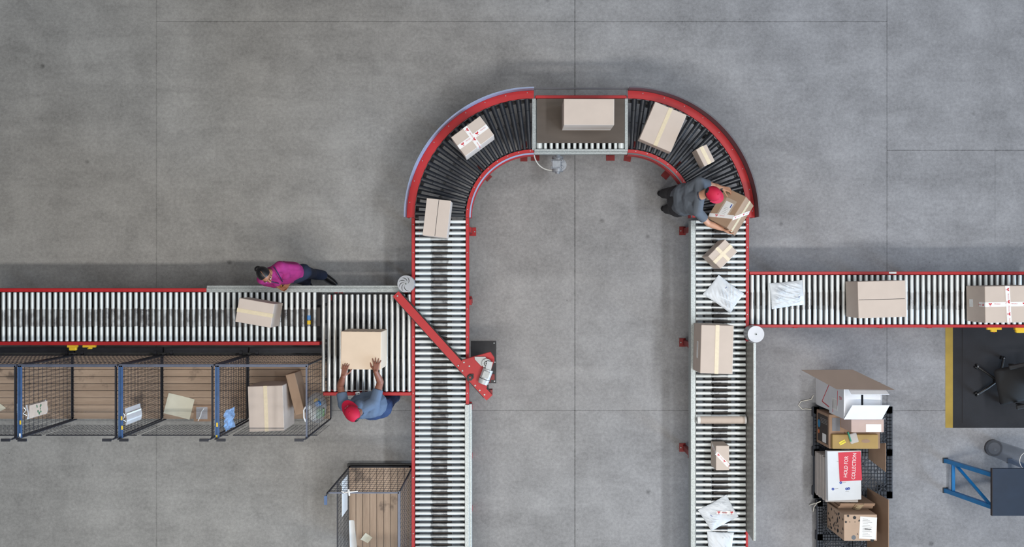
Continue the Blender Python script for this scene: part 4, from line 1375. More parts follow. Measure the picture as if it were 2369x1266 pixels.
# brown printed carton below
zc0, zc1 = ZP, .70
cx0, cx1 = P(1889, 0, ZP).x, P(2036, 0, .70).x
cyt, cyb = -1.91, -2.37
t = thing('cardboard_box', 'brown carton with black printed side and blue dot, below the white cartons', 'box', ((cx0 + cx1) / 2, (cyt + cyb) / 2, ZP))
b = MB(); b.mat(CARD_KRAFT); b.box(((cx0 + cx1) / 2, (cyt + cyb) / 2, (zc0 + zc1) / 2), (cx1 - cx0, cyt - cyb, zc1 - zc0), bevel=.006); b.build('carton', None, t)
b = MB(); b.mat(M('brown_black_print', (58, 48, 44), .7)); b.box((cx0 - .001, (cyt + cyb) / 2, .43), (.002, .38, .44)); b.mat(INK_GREY)
for i in range(4):
    b.box((cx0 - .002, -2.0 - i * .02, .48), (.001, .006, .3))
b.build('printed_panel', None, t)
b = MB(); b.mat(M('cyan_print', (30, 130, 180), .6)); b.cyl((cx0 - .002, -2.09, .27), (cx0 - .003, -2.09, .27), .055, seg=20)
b.mat(M('orange_print', (220, 120, 70), .6)); b.cyl((cx0 - .002, -2.2, .26), (cx0 - .003, -2.2, .26), .03, seg=16); b.build('printed_dot', None, t)
b = MB(); b.mat(PAPER); b.box((cx0 - .002, -2.26, .50), (.002, .12, .16)); b.build('shipping_label', None, t)
b = MB(); b.mat(M('grey_panel', (120, 122, 128), .6)); q = P(1934, 982, zc1); b.box((q.x, q.y, zc1 + .002), (.105, .18, .003)); b.build('grey_panel', None, t)
# yellowish flat carton on top
p0, p1 = P(1926, 1006, .78), P(2032, 1039, .78)
t = thing('flat_carton', 'flat mustard-coloured carton with a yellow warning sticker', 'box', ((p0.x + p1.x) / 2, (p0.y + p1.y) / 2, zc1))
b = MB(); b.mat(M('mustard_card', (168, 140, 86), .75, 0, .08, 5)); b.box(((p0.x + p1.x) / 2, (p0.y + p1.y) / 2, zc1 + .04), (p1.x - p0.x, p0.y - p1.y, .079), bevel=.006); b.build('carton', None, t)
b = MB(); zz = zc1 + .0805; q = P(1949, 1024, zz)
m_ = Matrix.Translation((q.x, q.y, zz)) @ Matrix.Rotation(math.radians(28), 4, 'Z')
b.mat(M('yellow_sticker', (232, 214, 60), .5)); b.box(None, (.085, .045, .002), mtx=m_); b.mat(INK_BLACK); b.text('HEAVY', .026, m_ @ Matrix.Translation((0, 0, .0013)) @ Matrix.Rotation(PI, 4, 'Z'), .0002)
o = b.build('sticker', None, t)
b = MB(); b.mat(CARD_KRAFT); q = P(2003, 1021, zz); b.sph((q.x, q.y, zz), .05, (1.2, .5, .02), seg=14); b.build('printed_mark', None, t)
# pinkish box with white label
zl0 = zc1 + .001; zl1 = 1.13
p0, p1 = P(1969.5, 974, zl1), P(2045, 1003.5, zl1)
t = thing('cardboard_box', 'pinkish cardboard box with a blank white label, tucked under the white carton flap', 'box', ((p0.x + p1.x) / 2, (p0.y + p1.y) / 2, zl0))
ytop = -1.90
b = MB(); b.mat(M('pink_card', (192, 168, 158), .8, 0, .05, 6)); b.box(((p0.x + p1.x) / 2, (p0.y + ytop) / 2 - .08, (zl0 + zl1) / 2), (p1.x - p0.x, .17, zl1 - zl0), bevel=.005)
b.build('carton', None, t)
b = MB(); b.mat(PAPER); q = P(2021, 991, zl1); b.box((q.x, q.y, zl1 + .001), (.20, .10, .002)); b.build('blank_label', None, t)
# green and clear packet
q = P(1972, 1014, .79)
t = thing('plastic_packet', 'small clear packet with green edge on the mustard carton', 'packet', (q.x, q.y, .781))
b = MB(); b.mat(CLEAR); b.box((q.x + .01, q.y, .80), (.11, .13, .03), rot=.3, bevel=.008); b.build('packet', None, t)
b = MB(); b.mat(M('green_card', (40, 140, 110), .6)); b.box((q.x - .045, q.y + .02, .80), (.016, .13, .036), rot=.3); b.build('green_edge', None, t)

# stack of flat cartons with the white parcel and red sign on top
sx0, sx1 = P(1885, 0, ZP).x, P(1885, 0, ZP).x + .445
syt, syb = -2.50, -3.095
proto = None
hh = (.655 - ZP) / 13
for i in range(13):
    zz = ZP + hh * i
    b = None
    if i == 0:
        b = MB(); b.mat(M('grey_board', (178, 172, 168), .8, 0, .08, 9)); b.box(((sx0 + sx1) / 2, (syt + syb) / 2, zz + hh * .47), (sx1 - sx0, syt - syb, hh * .93), bevel=.005)
        proto = b.build('flat_carton', None); o = proto
    else:
        o = proto.copy(); COL.objects.link(o)
        o.location = proto.location + Vector((random.uniform(-.008, .008), random.uniform(-.012, .012), hh * i)); o.rotation_euler = (0, 0, random.uniform(-.012, .012))
    tag(o, 'grey flat-packed carton in the pile under the white parcel with the red sign', 'box', 'flat cartons piled under the red sign')
zs0, zs1 = .656, .745
A = [P(1914, 1044.5, zs1), P(1992, 1043.5, zs1), P(1992.5, 1156, zs1), P(1916, 1159, zs1)]
t = thing('white_parcel', 'white parcel with blue round stamps on top of the grey pile', 'parcel', ((A[0].x + A[1].x) / 2, (A[0].y + A[2].y) / 2, zs0))
b = MB(); b.mat(M('glossy_white_wrap', (216, 220, 225), .35, 0, .03, 8))
b.hexa([(p.x, p.y, zs0) for p in A], [(p.x, p.y, zs1) for p in A]); b.build('parcel', None, t)
bmx = MB(); bmx.mat(INK_BLUE)
for px, py in ((1945, 1117), (1927, 1132), (1958.5, 1131.5), (1963.5, 1130.5)):
    q = P(px, py, zs1)
    bmx.ring((q.x, q.y), .006, .018, 0, 2 * PI, zs1, zs1 + .0012, 18); bmx.box((q.x, q.y, zs1 + .0008), (.004, .022, .0012), rot=.5)
bmx.build('printed_stamps', None, t)
b = MB(); b.mat(INK_GREY)
for px, py in ((1953, 1117), (1935, 1131), (1960, 1137), (1940, 1068)):
    q = P(px, py, zs1); b.box((q.x, q.y, zs1 + .0006), (.05, .005, .001), rot=.15)
b.build('printed_lines', None, t)
SG = [P(1939, 1047.5, zs1), P(1991, 1044.5, zs1), P(1994, 1111.5, zs1), P(1942.5, 1114, zs1)]
c = sum(SG, Vector()) / 4
t = thing('paper_sign', 'red paper sign reading HOLD FOR COLLECTION on the white parcel', 'sign', (c.x, c.y, zs1))
b = MB(); b.mat(M('red_sign_paper', (206, 52, 70), .6, 0, .03, 6)); b.prism([(p.x, p.y) for p in SG[::-1]], zs1 + .0016, zs1 + .004); b.build('sheet', None, t)
b = MB(); b.mat(PAPER)
rz = PI / 2 - .055
for body, px, py, sz in (('HOLD FOR', 1957.3, 1080.5, .070), ('COLLECTION', 1976, 1079, .070)):
    q = P(px, py, zs1 + .0045)
    b.text(body, sz, Matrix.Translation(q) @ Matrix.Rotation(rz, 4, 'Z') @ Matrix.Diagonal((.83, 1.0, 1, 1)), .0002)
b.build('lettering', None, t)

# standing cardboard panels
def panel(label, x, y0, y1, z1, lean, cut):
    """upright sheet in a plane x=const: y0 top end, y1 bottom end"""
    b = MB(); b.mat(CARD_KRAFT)
    b.hexa([(x, y0, ZP), (x + .008, y0, ZP), (x + .008, y1, ZP), (x, y1, ZP)],
           [(x + lean, y0 - cut, z1), (x + lean + .008, y0 - cut, z1), (x + lean + .008, y1 + cut, z1), (x + lean, y1 + cut, z1)])
    return tag(b.build('cardboard_sheet', None), label, 'cardboard')
panel('upright brown cardboard sheet at the right side of the mustard carton', 5.02, -2.40, -2.61, .62, .06, -.09)
panel('upright brown cardboard sheet at the right side of the patterned parcel', 5.00, -3.02, -3.98, .88, .02, 0)
# patterned parcel
zq = .86
px0, px1 = P(1952.7, 0, zq).x, P(2029, 0, zq).x
py0, py1 = -(1191 - CY) * (H - zq) / F, -(1252 - CY) * (H - zq) / F
t = thing('printed_parcel', 'kraft parcel printed with black doodles and a shipping label, at the bottom edge', 'parcel', ((px0 + px1) / 2, (py0 + py1) / 2, ZP))
b = MB(); b.mat(M('pale_kraft', (186, 160, 138), .82, 0, .05, 6)); b.box(((px0 + px1) / 2, (py0 + py1) / 2, (ZP + zq) / 2), (px1 - px0, py0 - py1, zq - ZP), bevel=.005); b.build('carton', None, t)
b = MB(); b.mat(INK_BLACK); rr = random.Random(21)
for i in range(34):
    y = rr.uniform(py1 + .03, py0 - .03); z = rr.uniform(ZP + .04, zq - .04); s_ = rr.uniform(.010, .030)
    b.cyl((px0 - .0005, y, z), (px0 - .0015, y, z), s_, seg=rr.choice((3, 4, 5, 12)))
for (px, py, s_) in ((1962, 1194, .02), (1977, 1198, .025), (1957, 1208, .018), (1966, 1208, .010), (1978, 1208, .010), (1984, 1236, .012), (1988, 1205, .02), (2018, 1250, .03)):
    q = P(px, py, zq); b.cyl((q.x, q.y, zq), (q.x, q.y, zq + .0012), s_, seg=rr.choice((3, 4, 5)))
b.build('printed_pattern', None, t)
b = MB(); b.mat(M('grey_dot', (104, 108, 114), .6)); q = P(1975, 1244, zq); b.cyl((q.x, q.y, zq), (q.x, q.y, zq + .0014), .030, seg=24); b.build('printed_dot', None, t)
b = MB(); b.mat(PAPER); q = P(2008, 1222, zq); b.box((q.x, q.y, zq + .001), (.225, .295, .002), rot=-.06); b.mat(INK_GREY)
for i in range(12):
    b.box((q.x - .035 + .012 * (i % 3), q.y + .12 - i * .021, zq + .0025), (.07 + .03 * (i % 3), .004, .001), rot=-.06)
b.mat(INK_BLACK); b.box((q.x + .0, q.y - .015, zq + .0026), (.09, .012, .001), rot=-.06)
b.build('shipping_label', None, t)
# bundle of kraft bags behind the parcel
yb = -(1172 - CY) * (H - .55) / F
for i in range(6):
    q0 = P(1935, 1170, .5); q1 = P(2014, 1170, .5)
    yk = -3.125 - i * .0165
    b = MB(); b.mat(CARD_KRAFT); b.box(((q0.x + q1.x) / 2 + .004 * (i % 3), yk, ZP + .26 - .012 * i), (q1.x - q0.x, .012, .52 - .024 * i))
    t = thing('paper_bag', 'brown paper carrier bag with twisted handle in the bundle behind the patterned parcel', 'bag', ((q0.x + q1.x) / 2, yk, ZP), 0, 'paper bags behind the patterned parcel')
    b.build('bag', None, t)
    hb = MB(); hb.mat(M('twisted_handle', (206, 186, 150), .7)); zz = ZP + .52 - .024 * i
    xm = (q0.x + q1.x) / 2 + .02
    hb.tube([(xm + .055 * math.cos(PI * k / 8), yk + .0, zz + .075 * math.sin(PI * k / 8)) for k in range(9)], .004, seg=6); hb.build('handle', None, t)
# loose string end at the pallet corner
b = MB(); b.mat(M('pale_string', (222, 220, 210), .7))
b.tube([P(1873, 1169, .02), P(1882, 1166, .08), P(1890, 1164, .172), P(1899, 1160, .172)], .007); b.tube([P(1881, 1184, .02), P(1883, 1174, .09), P(1890, 1164, .172)], .006)
tag(b.build('string', None, None), 'frayed white string end hanging over the left side of the lower pallet', 'string')

# ------------------------------------------------------------------ mat, chair, workbench, bin
p0, p1 = P(2187, 728, 0), P(2460, 990, 0)
t = thing('floor_mat', 'black anti-fatigue mat with a yellow edge under the right infeed', 'mat', ((p0.x + p1.x) / 2, (p0.y + p1.y) / 2, 0))
b = MB(); b.mat(M('black_rubber_mat', (30, 30, 35), .75, 0, .16, 4, bump=.2, bscale=120)); ym = P(2203.5, 0, 0).x
b.box(((ym + p1.x) / 2, (p0.y + p1.y) / 2, .006), (p1.x - ym, p0.y - p1.y, .012)); 
yi = P(2226, 0, 0).x
b.box(((yi + p1.x) / 2, (p0.y + p1.y) / 2 + .02, .0135), (p1.x - yi, p0.y - p1.y - .09, .004)); b.build('pad', None, t)
b = MB(); b.mat(M('yellow_rubber', (168, 142, 60), .7, 0, .12, 5)); b.hexa([(p0.x, p0.y, .0005), (p0.x, p1.y, .0005), (ym, p1.y, .0005), (ym, p0.y, .0005)], [(p0.x, p0.y, .003), (p0.x, p1.y, .003), (ym, p1.y, .012), (ym, p0.y, .012)]); b.build('yellow_edge', None, t)
# office chair
c = P(2299, 879, 0)
t = thing('office_chair', 'black swivel office chair on the mat at the right edge', 'chair', (c.x, c.y, .0155))
CHF = M('black_fabric', (15, 15, 17), .8, 0, .15, 30)
b = MB(); b.mat(BLACK); b.cyl((c.x, c.y, .10), (c.x, c.y, .40), .028, seg=16); b.cyl((c.x, c.y, .07), (c.x, c.y, .13), .05, seg=16); b.build('column', None, t, smooth=35)
for k in range(5):
    a = math.radians(200 - 60) + k * 2 * PI / 5 + .07
    d_ = Vector((math.cos(a), math.sin(a), 0))
    b = MB(); b.mat(BLACK); b.tube([c + d_ * .03 + Vector((0, 0, .11)), c + d_ * .17 + Vector((0, 0, .115)), c + d_ * .32 + Vector((0, 0, .085))], .018, seg=8); lg = b.build('base_arm', None, t, smooth=35)
    s_ = Vector((-d_.y, d_.x, 0)); q = c + d_ * .33
    b = MB(); b.mat(BLACK)
    for sgn in (-1, 1):
        b.cyl(q + s_ * sgn * .010 + Vector((0, 0, .044)), q + s_ * sgn * .028 + Vector((0, 0, .044)), .027, seg=16)
    b.cyl(q + Vector((0, 0, .044)), q + Vector((0, 0, .085)), .010, seg=8); b.mat(STEEL); b.cyl(q + Vector((0, 0, .085)), q + Vector((0, 0, .096)), .012, seg=10)
    b.build('caster', None, lg, smooth=35)
b = MB(); b.mat(CHF); b.box((c.x + .06, c.y - .01, .45), (.48, .50, .08), rot=.2, bevel=.035); b.build('seat', None, t, smooth=50)
b = MB(); b.mat(CHF); b.box((c.x + .34, c.y + .10, .78), (.07, .44, .52), rot=.2, bevel=.03); b.bar((c.x + .2, c.y + .03, .42), (c.x + .36, c.y + .10, .60), .05, .03); b.build('backrest', None, t, smooth=50)
for s_ in (-1, 1):
    b = MB(); b.mat(BLACK); yy = c.y - .01 + s_ * .27
    b.box((c.x + .06 - s_ * .05, yy, .66), (.26, .06, .03), rot=.2, bevel=.01); b.bar((c.x + .06 - s_ * .05, yy, .44), (c.x + .06 - s_ * .05, yy, .65), .05, .02); b.build('armrest', None, t)
# workbench
zt = 1.08
BLUEP = M('bright_blue_paint', (24, 112, 172), .4, 0, .1, 10)
tx0, ty1 = P(2296, 1084, zt).x, P(2296, 1084, zt).y; tx1, ty0 = P(2440, 1194, zt).x, P(2440, 1194, zt).y
t = thing('workbench', 'tall bench with navy top on a bright blue welded frame at the right edge', 'bench', ((tx0 + tx1) / 2, (ty0 + ty1) / 2, 0))
b = MB(); b.mat(M('navy_top', (27, 42, 62), .55, 0, .10, 7)); b.box(((tx0 + tx1) / 2, (ty0 + ty1) / 2, zt - .015), (tx1 - tx0, ty1 - ty0, .03), bevel=.004); b.build('top', None, t)
b = MB(); b.mat(M('dark_edge_strip', (40, 30, 30), .6)); b.box((tx0 - .003, (ty0 + ty1) / 2, zt - .02), (.008, ty1 - ty0, .04)); b.build('edge_strip', None, t)
lp = [P(2213, 1046, 0), P(2217, 1137, 0)]
lp = [Vector((tx0 + .045, ty1 - .10, 0)), Vector((tx0 + .045, ty0 + .10, 0)), Vector((tx1 - .05, ty1 - .10, 0)), Vector((tx1 - .05, ty0 + .10, 0))]
for i, q in enumerate(lp):
    xo = -.19 if i < 2 else 0
    b = MB(); b.mat(BLUEP); b.bar((q.x + xo, q.y, .008), (q.x, q.y, zt - .035), .055, .055); lg = b.build('leg', None, t)
    b = MB(); b.mat(DARKSTEEL); b.box((q.x + xo - .0, q.y, .006), (.075, .075, .012)); b.build('foot_pad', None, lg)
b = MB(); b.mat(BLUEP); xl_ = lp[0].x - .15
b.bar((xl_, lp[0].y, .16), (xl_, lp[1].y, .16), .04, .04); b.build('cross_bar', None, t)
b = MB(); b.mat(BLUEP); b.bar((xl_, lp[0].y, .19), (lp[1].x - .01, lp[1].y, zt - .08), .035, .03); b.build('brace', None, t)
b = MB(); b.mat(BLUEP)
b.bar((lp[0].x, lp[0].y, zt - .06), (lp[2].x, lp[2].y, zt - .06), .04, .05); b.bar((lp[1].x, lp[1].y, zt - .06), (lp[3].x, lp[3].y, zt - .06), .04, .05); b.bar((lp[0].x, lp[0].y, zt - .06), (lp[1].x, lp[1].y, zt - .06), .04, .05); b.build('apron', None, t)
# clear bin
q = P(2296, 1036, 0)
t = thing('cylinder_bin', 'tall clear grey plastic cylinder with a dark base behind the blue bench', 'bin', (q.x, q.y, 0))
b = MB(); b.mat(M('grey_clear_plastic', (150, 160, 172), .25, 0, .05, 4, alpha=.45)); b.cyl((q.x, q.y, 0.03), (q.x, q.y, 1.0), .118, .126, seg=40, caps=False); b.build('body', None, t, smooth=40)
b = MB(); b.mat(M('bin_base', (66, 64, 66), .4, .2, .1, 10)); b.cyl((q.x, q.y, 0.0), (q.x, q.y, .05), .118, seg=36); b.mat(M('bin_inner', (112, 112, 116), .4)); b.cyl((q.x, q.y, .05), (q.x, q.y, .056), .085, seg=28); b.mat(STEEL); b.cyl((q.x + .01, q.y - .02, .056), (q.x + .01, q.y - .02, .06), .02, seg=14); b.build('base', None, t, smooth=35)
b = MB(); b.mat(PAPER); b.ring((q.x, q.y), .124, .129, 0, 2 * PI, .99, 1.0, 40); b.build('rim', None, t, smooth=40)

# ------------------------------------------------------------------ people
def ellrot(fwd, up):
    f = Vector(fwd).normalized(); s = f.cross(Vector(up)).normalized(); u = s.cross(f)
    # columns: side(x), forward(y), up(z)
    return Matrix((s, f, u)).transposed().to_4x4(), s, f, u

def limb(b, pts, rs, cap0=True, cap1=True, seg=14):
    pts = [Vector(p) for p in pts]
    for i in range(len(pts) - 1):
        b.cyl(pts[i], pts[i + 1], rs[i], rs[i + 1], seg=seg)
    for i, p in enumerate(pts):
        if (i == 0 and not cap0) or (i == len(pts) - 1 and not cap1):
            continue
        b.sph(p, rs[i] * .995, seg=12)

def remesh(b, name, mat, parent, voxel=.007, it=3, fac=.5, root=None):
    if parent is None:
        o = b.build(name, mat, None, origin=root)
    else:
        o = b.build(name, mat, parent)
    md = o.modifiers.new('r', 'REMESH'); md.mode = 'VOXEL'; md.voxel_size = voxel; md.use_smooth_shade = True
    sm = o.modifiers.new('s', 'SMOOTH'); sm.factor = fac; sm.iterations = it
    bpy.context.view_layer.update()
    dg = bpy.context.evaluated_depsgraph_get()
    me = bpy.data.meshes.new_from_object(o.evaluated_get(dg))
    me.name = name
    o.modifiers.clear(); o.data = me
    if not me.materials:
        me.materials.append(mat)
    for p in me.polygons:
        p.use_smooth = True
    return o

def hand(b, wrist, d, palm, thumb, curl=.5, spread=.12, s=1.0, tcurl=.3):
    """wrist point, pointing direction, palm-facing normal, thumb side"""
    d = Vector(d).normalized(); n = Vector(palm).normalized(); n = (n - d * n.dot(d)).normalized()
    sd = n.cross(d); 
    if sd.dot(Vector(thumb)) < 0:
        sd = -sd
    w = Vector(wrist)
    L = .092 * s
    # palm: four metacarpal rays
    for k in range(4):
        off = (.028 - k * .0187) * s
        limb(b, [w + sd * off * .55, w + d * L + sd * off], [.017 * s, .0125 * s], seg=10)
    lens = [.072, .080, .075, .058]
    for k in range(4):
        off = (.029 - k * .0193) * s
        base = w + d * L * .97 + sd * off
        yaw = (1.5 - k) * spread
        dd = (d * math.cos(yaw) + sd * math.sin(yaw)).normalized()
        p = base; pts = [p]; ang = curl * .35
        for j, f in enumerate((.45, .30, .25)):
            v = dd * math.cos(ang) + n * math.sin(ang)
            p = p + v * lens[k] * s * f; pts.append(p); ang += curl * (.9 if j == 0 else .7)
        limb(b, pts, [.0095 * s, .009 * s, .008 * s, .0068 * s], seg=8)
    base = w + d * .025 * s + sd * .026 * s + n * .006
    v1 = (d * .62 + sd * .72 + n * .25).normalized(); v2 = (d * .85 + sd * .35 + n * (.3 + tcurl)).normalized()
    limb(b, [base, base + v1 * .048 * s, base + v1 * .048 * s + v2 * .032 * s, base + v1 * .048 * s + v2 * .056 * s], [.014 * s, .0115 * s, .010 * s, .008 * s], seg=8)

def person(label, J, R, skin, shirt, trousers, shoe, long_sleeve, headgear, hair_mat, hands, chest_scale=1.0, female=False, fwd=(1, 0, 0), up=(0, 0, 1)):
    root = Vector((J['pelvis'][0], J['pelvis'][1], 0))
    g = {k: Vector(v) for k, v in J.items()}
    f = Vector(fwd).normalized()
    M3, s, fw, u = ellrot(fwd, up)
    hc = g['head']
    # ---- body, one continuous surface
    b = MB()
    b.sph(hc + u * .02 - fw * .012, 1, (.077, .096, .094), M3, seg=24)
    b.sph(hc + fw * .024 - u * .050, 1, (.060, .070, .072), M3, seg=20)
    b.sph(hc + fw * .058 - u * .098, 1, (.030, .026, .022), M3, seg=12)      # chin
    limb(b, [hc + fw * .088 + u * .012, hc + fw * .112 - u * .030], [.009, .0145], seg=8)   # nose
    for k in (-1, 1):
        b.sph(hc + s * k * .079 - fw * .008 - u * .012, 1, (.010, .020, .031), M3, seg=10)
        b.sph(hc + s * k * .016 + fw * .100 - u * .034, .0085, seg=8)
        b.sph(hc + s * k * .033 + fw * .080 + u * .026, 1, (.024, .014, .009), M3, seg=10)  # brow ridge
        b.sph(hc + s * k * .043 + fw * .058 - u * .030, 1, (.022, .022, .020), M3, seg=10)  # cheek
    b.sph(hc + fw * .086 - u * .066, 1, (.024, .012, .007), M3, seg=10)
    b.sph(hc + fw * .083 - u * .077, 1, (.021, .012, .007), M3, seg=10)
    nk = g['neck']
    limb(b, [hc - u * .05 - fw * .02, nk, nk + (g['chest'] - nk) * .25], [.055 * R['neck'], .060 * R['neck'], .07 * R['neck']])
    tr = R['torso']
    def torso(b, ex, shirt=False):
        ch, pv, bl = g['chest'], g['pelvis'], g.get('belly', (g['chest'] + g['pelvis']) / 2)
        sl, sr, hl, hr = g['shL'], g['shR'], g['hipL'], g['hipR']
        side = (sl - sr).normalized()
        cl, cr = ch + side * .095 * chest_scale, ch - side * .095 * chest_scale
        limb(b, [cl, cr], [.105 * tr + ex, .105 * tr + ex])
        hs = (hl - hr).normalized()
        if shirt:
            hl, hr = bl + (hl - bl) * R.get('hem', .7), bl + (hr - bl) * R.get('hem', .7)
        limb(b, [bl + (side + hs).normalized() * .07 * chest_scale, bl - (side + hs).normalized() * .07 * chest_scale], [R['belly'] + ex] * 2)
        limb(b, [cl, bl + side * .06, hl], [.10 * tr + ex, R['belly'] * .96 + ex, .105 * tr + ex])
        limb(b, [cr, bl - side * .06, hr], [.10 * tr + ex, R['belly'] * .96 + ex, .105 * tr + ex])
        limb(b, [hl, hr], [.108 * tr + ex] * 2)
        limb(b, [nk - (nk - ch) * .12, sl], [.055 * tr + ex, .058 * R['arm'] + ex])
        limb(b, [nk - (nk - ch) * .12, sr], [.055 * tr + ex, .058 * R['arm'] + ex])
        limb(b, [sl, cl], [.062 * R['arm'] + ex, .10 * tr + ex]); limb(b, [sr, cr], [.062 * R['arm'] + ex, .10 * tr + ex])
        mid = (sl + sr) / 2
        limb(b, [mid * .6 + nk * .4, ch], [.07 * tr + ex, .11 * tr + ex])
        if female:
            cf = Vector((g['face'][0], g['face'][1], 0)).normalized()
            for k in (-1, 1):
                b.sph(ch + side * k * .07 + cf * .075 + Vector((0, 0, .02)), .062 + ex, seg=14)
    torso(b, -.018)
    ar = R['arm']
    for S in 'LR':
        limb(b, [g['sh' + S], g['el' + S]], [.052 * ar, .041 * ar])
        e_, w_ = g['el' + S], g['wr' + S]
        limb(b, [e_, e_ + (w_ - e_) * .3, w_], [.041 * ar, .043 * ar, .027 * ar])
        limb(b, [g['hip' + S], g['kn' + S]], [.085 * tr, .055 * tr]); limb(b, [g['kn' + S], g['kn' + S] + (g['an' + S] - g['kn' + S]) * .35, g['an' + S]], [.055, .056, .038])
        limb(b, [g['an' + S] - Vector((0, 0, .035)), g['toe' + S]], [.030, .020])
        hd = hands[S]
        hand(b, w_, *hd[0], **hd[1])
    o = remesh(b, 'person', skin, None, .0055, 2, .5, root)
    tag(o, label, 'person')
    # ---- shirt
    b = MB(); torso(b, .011, True)
    for S in 'LR':
        if long_sleeve:
            w_ = g['wr' + S]; e_ = g['el' + S]
            limb(b, [g['sh' + S], e_, e_ + (w_ - e_) * .9], [.060 * ar, .052 * ar, .040 * ar], cap1=False)
        else:
            end = g['sh' + S] + (g['el' + S] - g['sh' + S]) * R.get('sleeve', .72)
            limb(b, [g['sh' + S], end], [.068 * ar, .064 * ar], cap1=False)
    limb(b, [nk - (nk - g['chest']) * .02, nk - (nk - g['chest']) * .2], [.066 * R['neck'], .075 * R['neck']], cap0=False)
    remesh(b, 'shirt', shirt, o, .008, 3, .5)
    # neckband
    b = MB(); b.mat(M(shirt.name + '_neckband', (46, 56, 74) if not female else (104, 24, 70), .8))
    ax = (hc - u * .05 - nk).normalized(); q = Vector((0, 0, 1)).rotation_difference(ax).to_matrix().to_4x4()
    pts = [nk + ax * .004 + q.to_3x3() @ Vector((math.cos(k * PI / 10) * .064 * R['neck'], math.sin(k * PI / 10) * .064 * R['neck'], -.008)) for k in range(21)]
    b.tube(pts, .008, seg=6); b.build('neckband', None, o, smooth=40)
    # ---- trousers
    b = MB()
    limb(b, [g['hipL'], g['hipR']], [.117 * tr + .004] * 2)
    limb(b, [g['pelvis'], g['pelvis'] + (g.get('belly', g['chest']) - g['pelvis']) * .85], [.12 * tr + .004, R['belly'] + .004])
    for S in 'LR':
        an = g['an' + S]
        limb(b, [g['hip' + S], g['kn' + S], g['kn' + S] + (an - g['kn' + S]) * .35, an + Vector((0, 0, .0))], [.104 * tr, .080 * tr, .078, .068], cap1=False)
    remesh(b, 'trousers', trousers, o, .009, 3, .5)
    # ---- shoes
    for S in 'LR':
        b = MB(); an, to = g['an' + S], g['toe' + S]
        d = Vector((to.x - an.x, to.y - an.y, 0)).normalized()
        base = Vector((an.x, an.y, 0))
        limb(b, [base - d * .045 + Vector((0, 0, .045)), base + d * .04 + Vector((0, 0, .052)), base + d * .15 + Vector((0, 0, .036)), base + d * .20 + Vector((0, 0, .033))], [.041, .047, .044, .032])
        limb(b, [base + Vector((0, 0, .05)), base + Vector((0, 0, .13)), base + (g['kn' + S] - an) * .34 + Vector((0, 0, an.z))], [.045, .050, .054], cap1=False)
        b.bm.verts.ensure_lookup_table()
        for v in b.bm.verts:
            v.co.z = max(v.co.z, .003)
        remesh(b, 'shoe', shoe, o, .007, 2, .4)
    # ---- face
    for k in (-1, 1):
        b = MB(); b.mat(M('eye_white', (236, 232, 226), .3)); ec = hc + s * k * .033 + fw * .083 + u * .008
        b.sph(ec, .0115, seg=12); b.mat(M('iris', (46, 30, 22), .3)); b.sph(ec + fw * .0055 - u * .001, .0072, seg=10); b.build('eye', None, o, smooth=60)
        b = MB(); b.mat(hair_mat); b.tube([hc + s * k * .016 + fw * .095 + u * .034, hc + s * k * .034 + fw * .092 + u * .040, hc + s * k * .054 + fw * .076 + u * .034], .004, seg=6); b.build('eyebrow', None, o)
    b = MB(); b.mat(M('lips', (150, 84, 76), .5)); b.sph(hc + fw * .090 - u * .067, 1, (.022, .010, .0055), M3, seg=10); b.sph(hc + fw * .088 - u * .076, 1, (.019, .010, .006), M3, seg=10); b.build('lips', None, o, smooth=60)
    # ---- hair
    T = Matrix.Translation(hc) @ M3
    b = MB(); b.mat(hair_mat); n1, n2 = 28, 12
    low = -.55 if headgear == 'cap' else -.45
    rings = []
    for j in range(n2 + 1):
        row = []
        for i in range(n1):
            a = 2 * PI * i / n1
            front = math.sin(a)                       # +1 at the face
            bottom = 1.75 if front < 0 else 1.75 - front * (.98 if headgear != 'cap' else .62)
            ph = bottom * j / n2
            rx, ry, rz_ = .084, .103, .104
            row.append(b.bm.verts.new(T @ Vector((rx * math.sin(ph) * math.cos(a), -.012 + ry * math.sin(ph) * math.sin(a), .022 + rz_ * math.cos(ph)))))
        rings.append(row)
    for r0, r1 in zip(rings, rings[1:]):
        for i in range(n1):
            fc = b.bm.faces.new((r0[i], r0[(i + 1) % n1], r1[(i + 1) % n1], r1[i]))
    b.bm.faces.new(rings[-1][::-1])
    bmesh.ops.remove_doubles(b.bm, verts=b.bm.verts, dist=1e-5)
    if headgear == 'bun':
        b.sph(T @ Vector((.022, -.108, .030)), 1, (.044, .036, .040), M3, seg=14)
        for i in range(10):
            pass
    ho = b.build('hair', None, o, smooth=70)
    if headgear == 'bun':
        b = MB(); b.mat(skin)
        pts = []
        for k in range(9):
            ph = -.25 + .99 * k / 8
            pts.append(T @ Vector((-.012, -.012 + .1045 * math.sin(ph), .022 + .1055 * math.cos(ph))))
        b.tube(pts, .0028, seg=6); b.build('parting', None, ho, smooth=40)
    if headgear == 'cap':
        CAPM = M('crimson_cap_cotton', (184, 12, 54), .75, 0, .06, 14)
        cp = MB(); cp.mat(CAPM); rings = []; n1, n2 = 36, 12
        for j in range(n2 + 1):
            row = []
            for i in range(n1):
                a = 2 * PI * i / n1; ph = 1.50 * j / n2
                rid = 1 + .012 * abs(math.cos(3 * a))
                row.append(cp.bm.verts.new(T @ Vector((.094 * rid * math.sin(ph) * math.cos(a), -.010 + .114 * rid * math.sin(ph) * math.sin(a), .028 + .113 * math.cos(ph) ** .9 if math.cos(ph) > 0 else .028))))
            rings.append(row)
        for r0, r1 in zip(rings, rings[1:]):
            for i in range(n1):
                cp.bm.faces.new((r0[i], r0[(i + 1) % n1], r1[(i + 1) % n1], r1[i]))
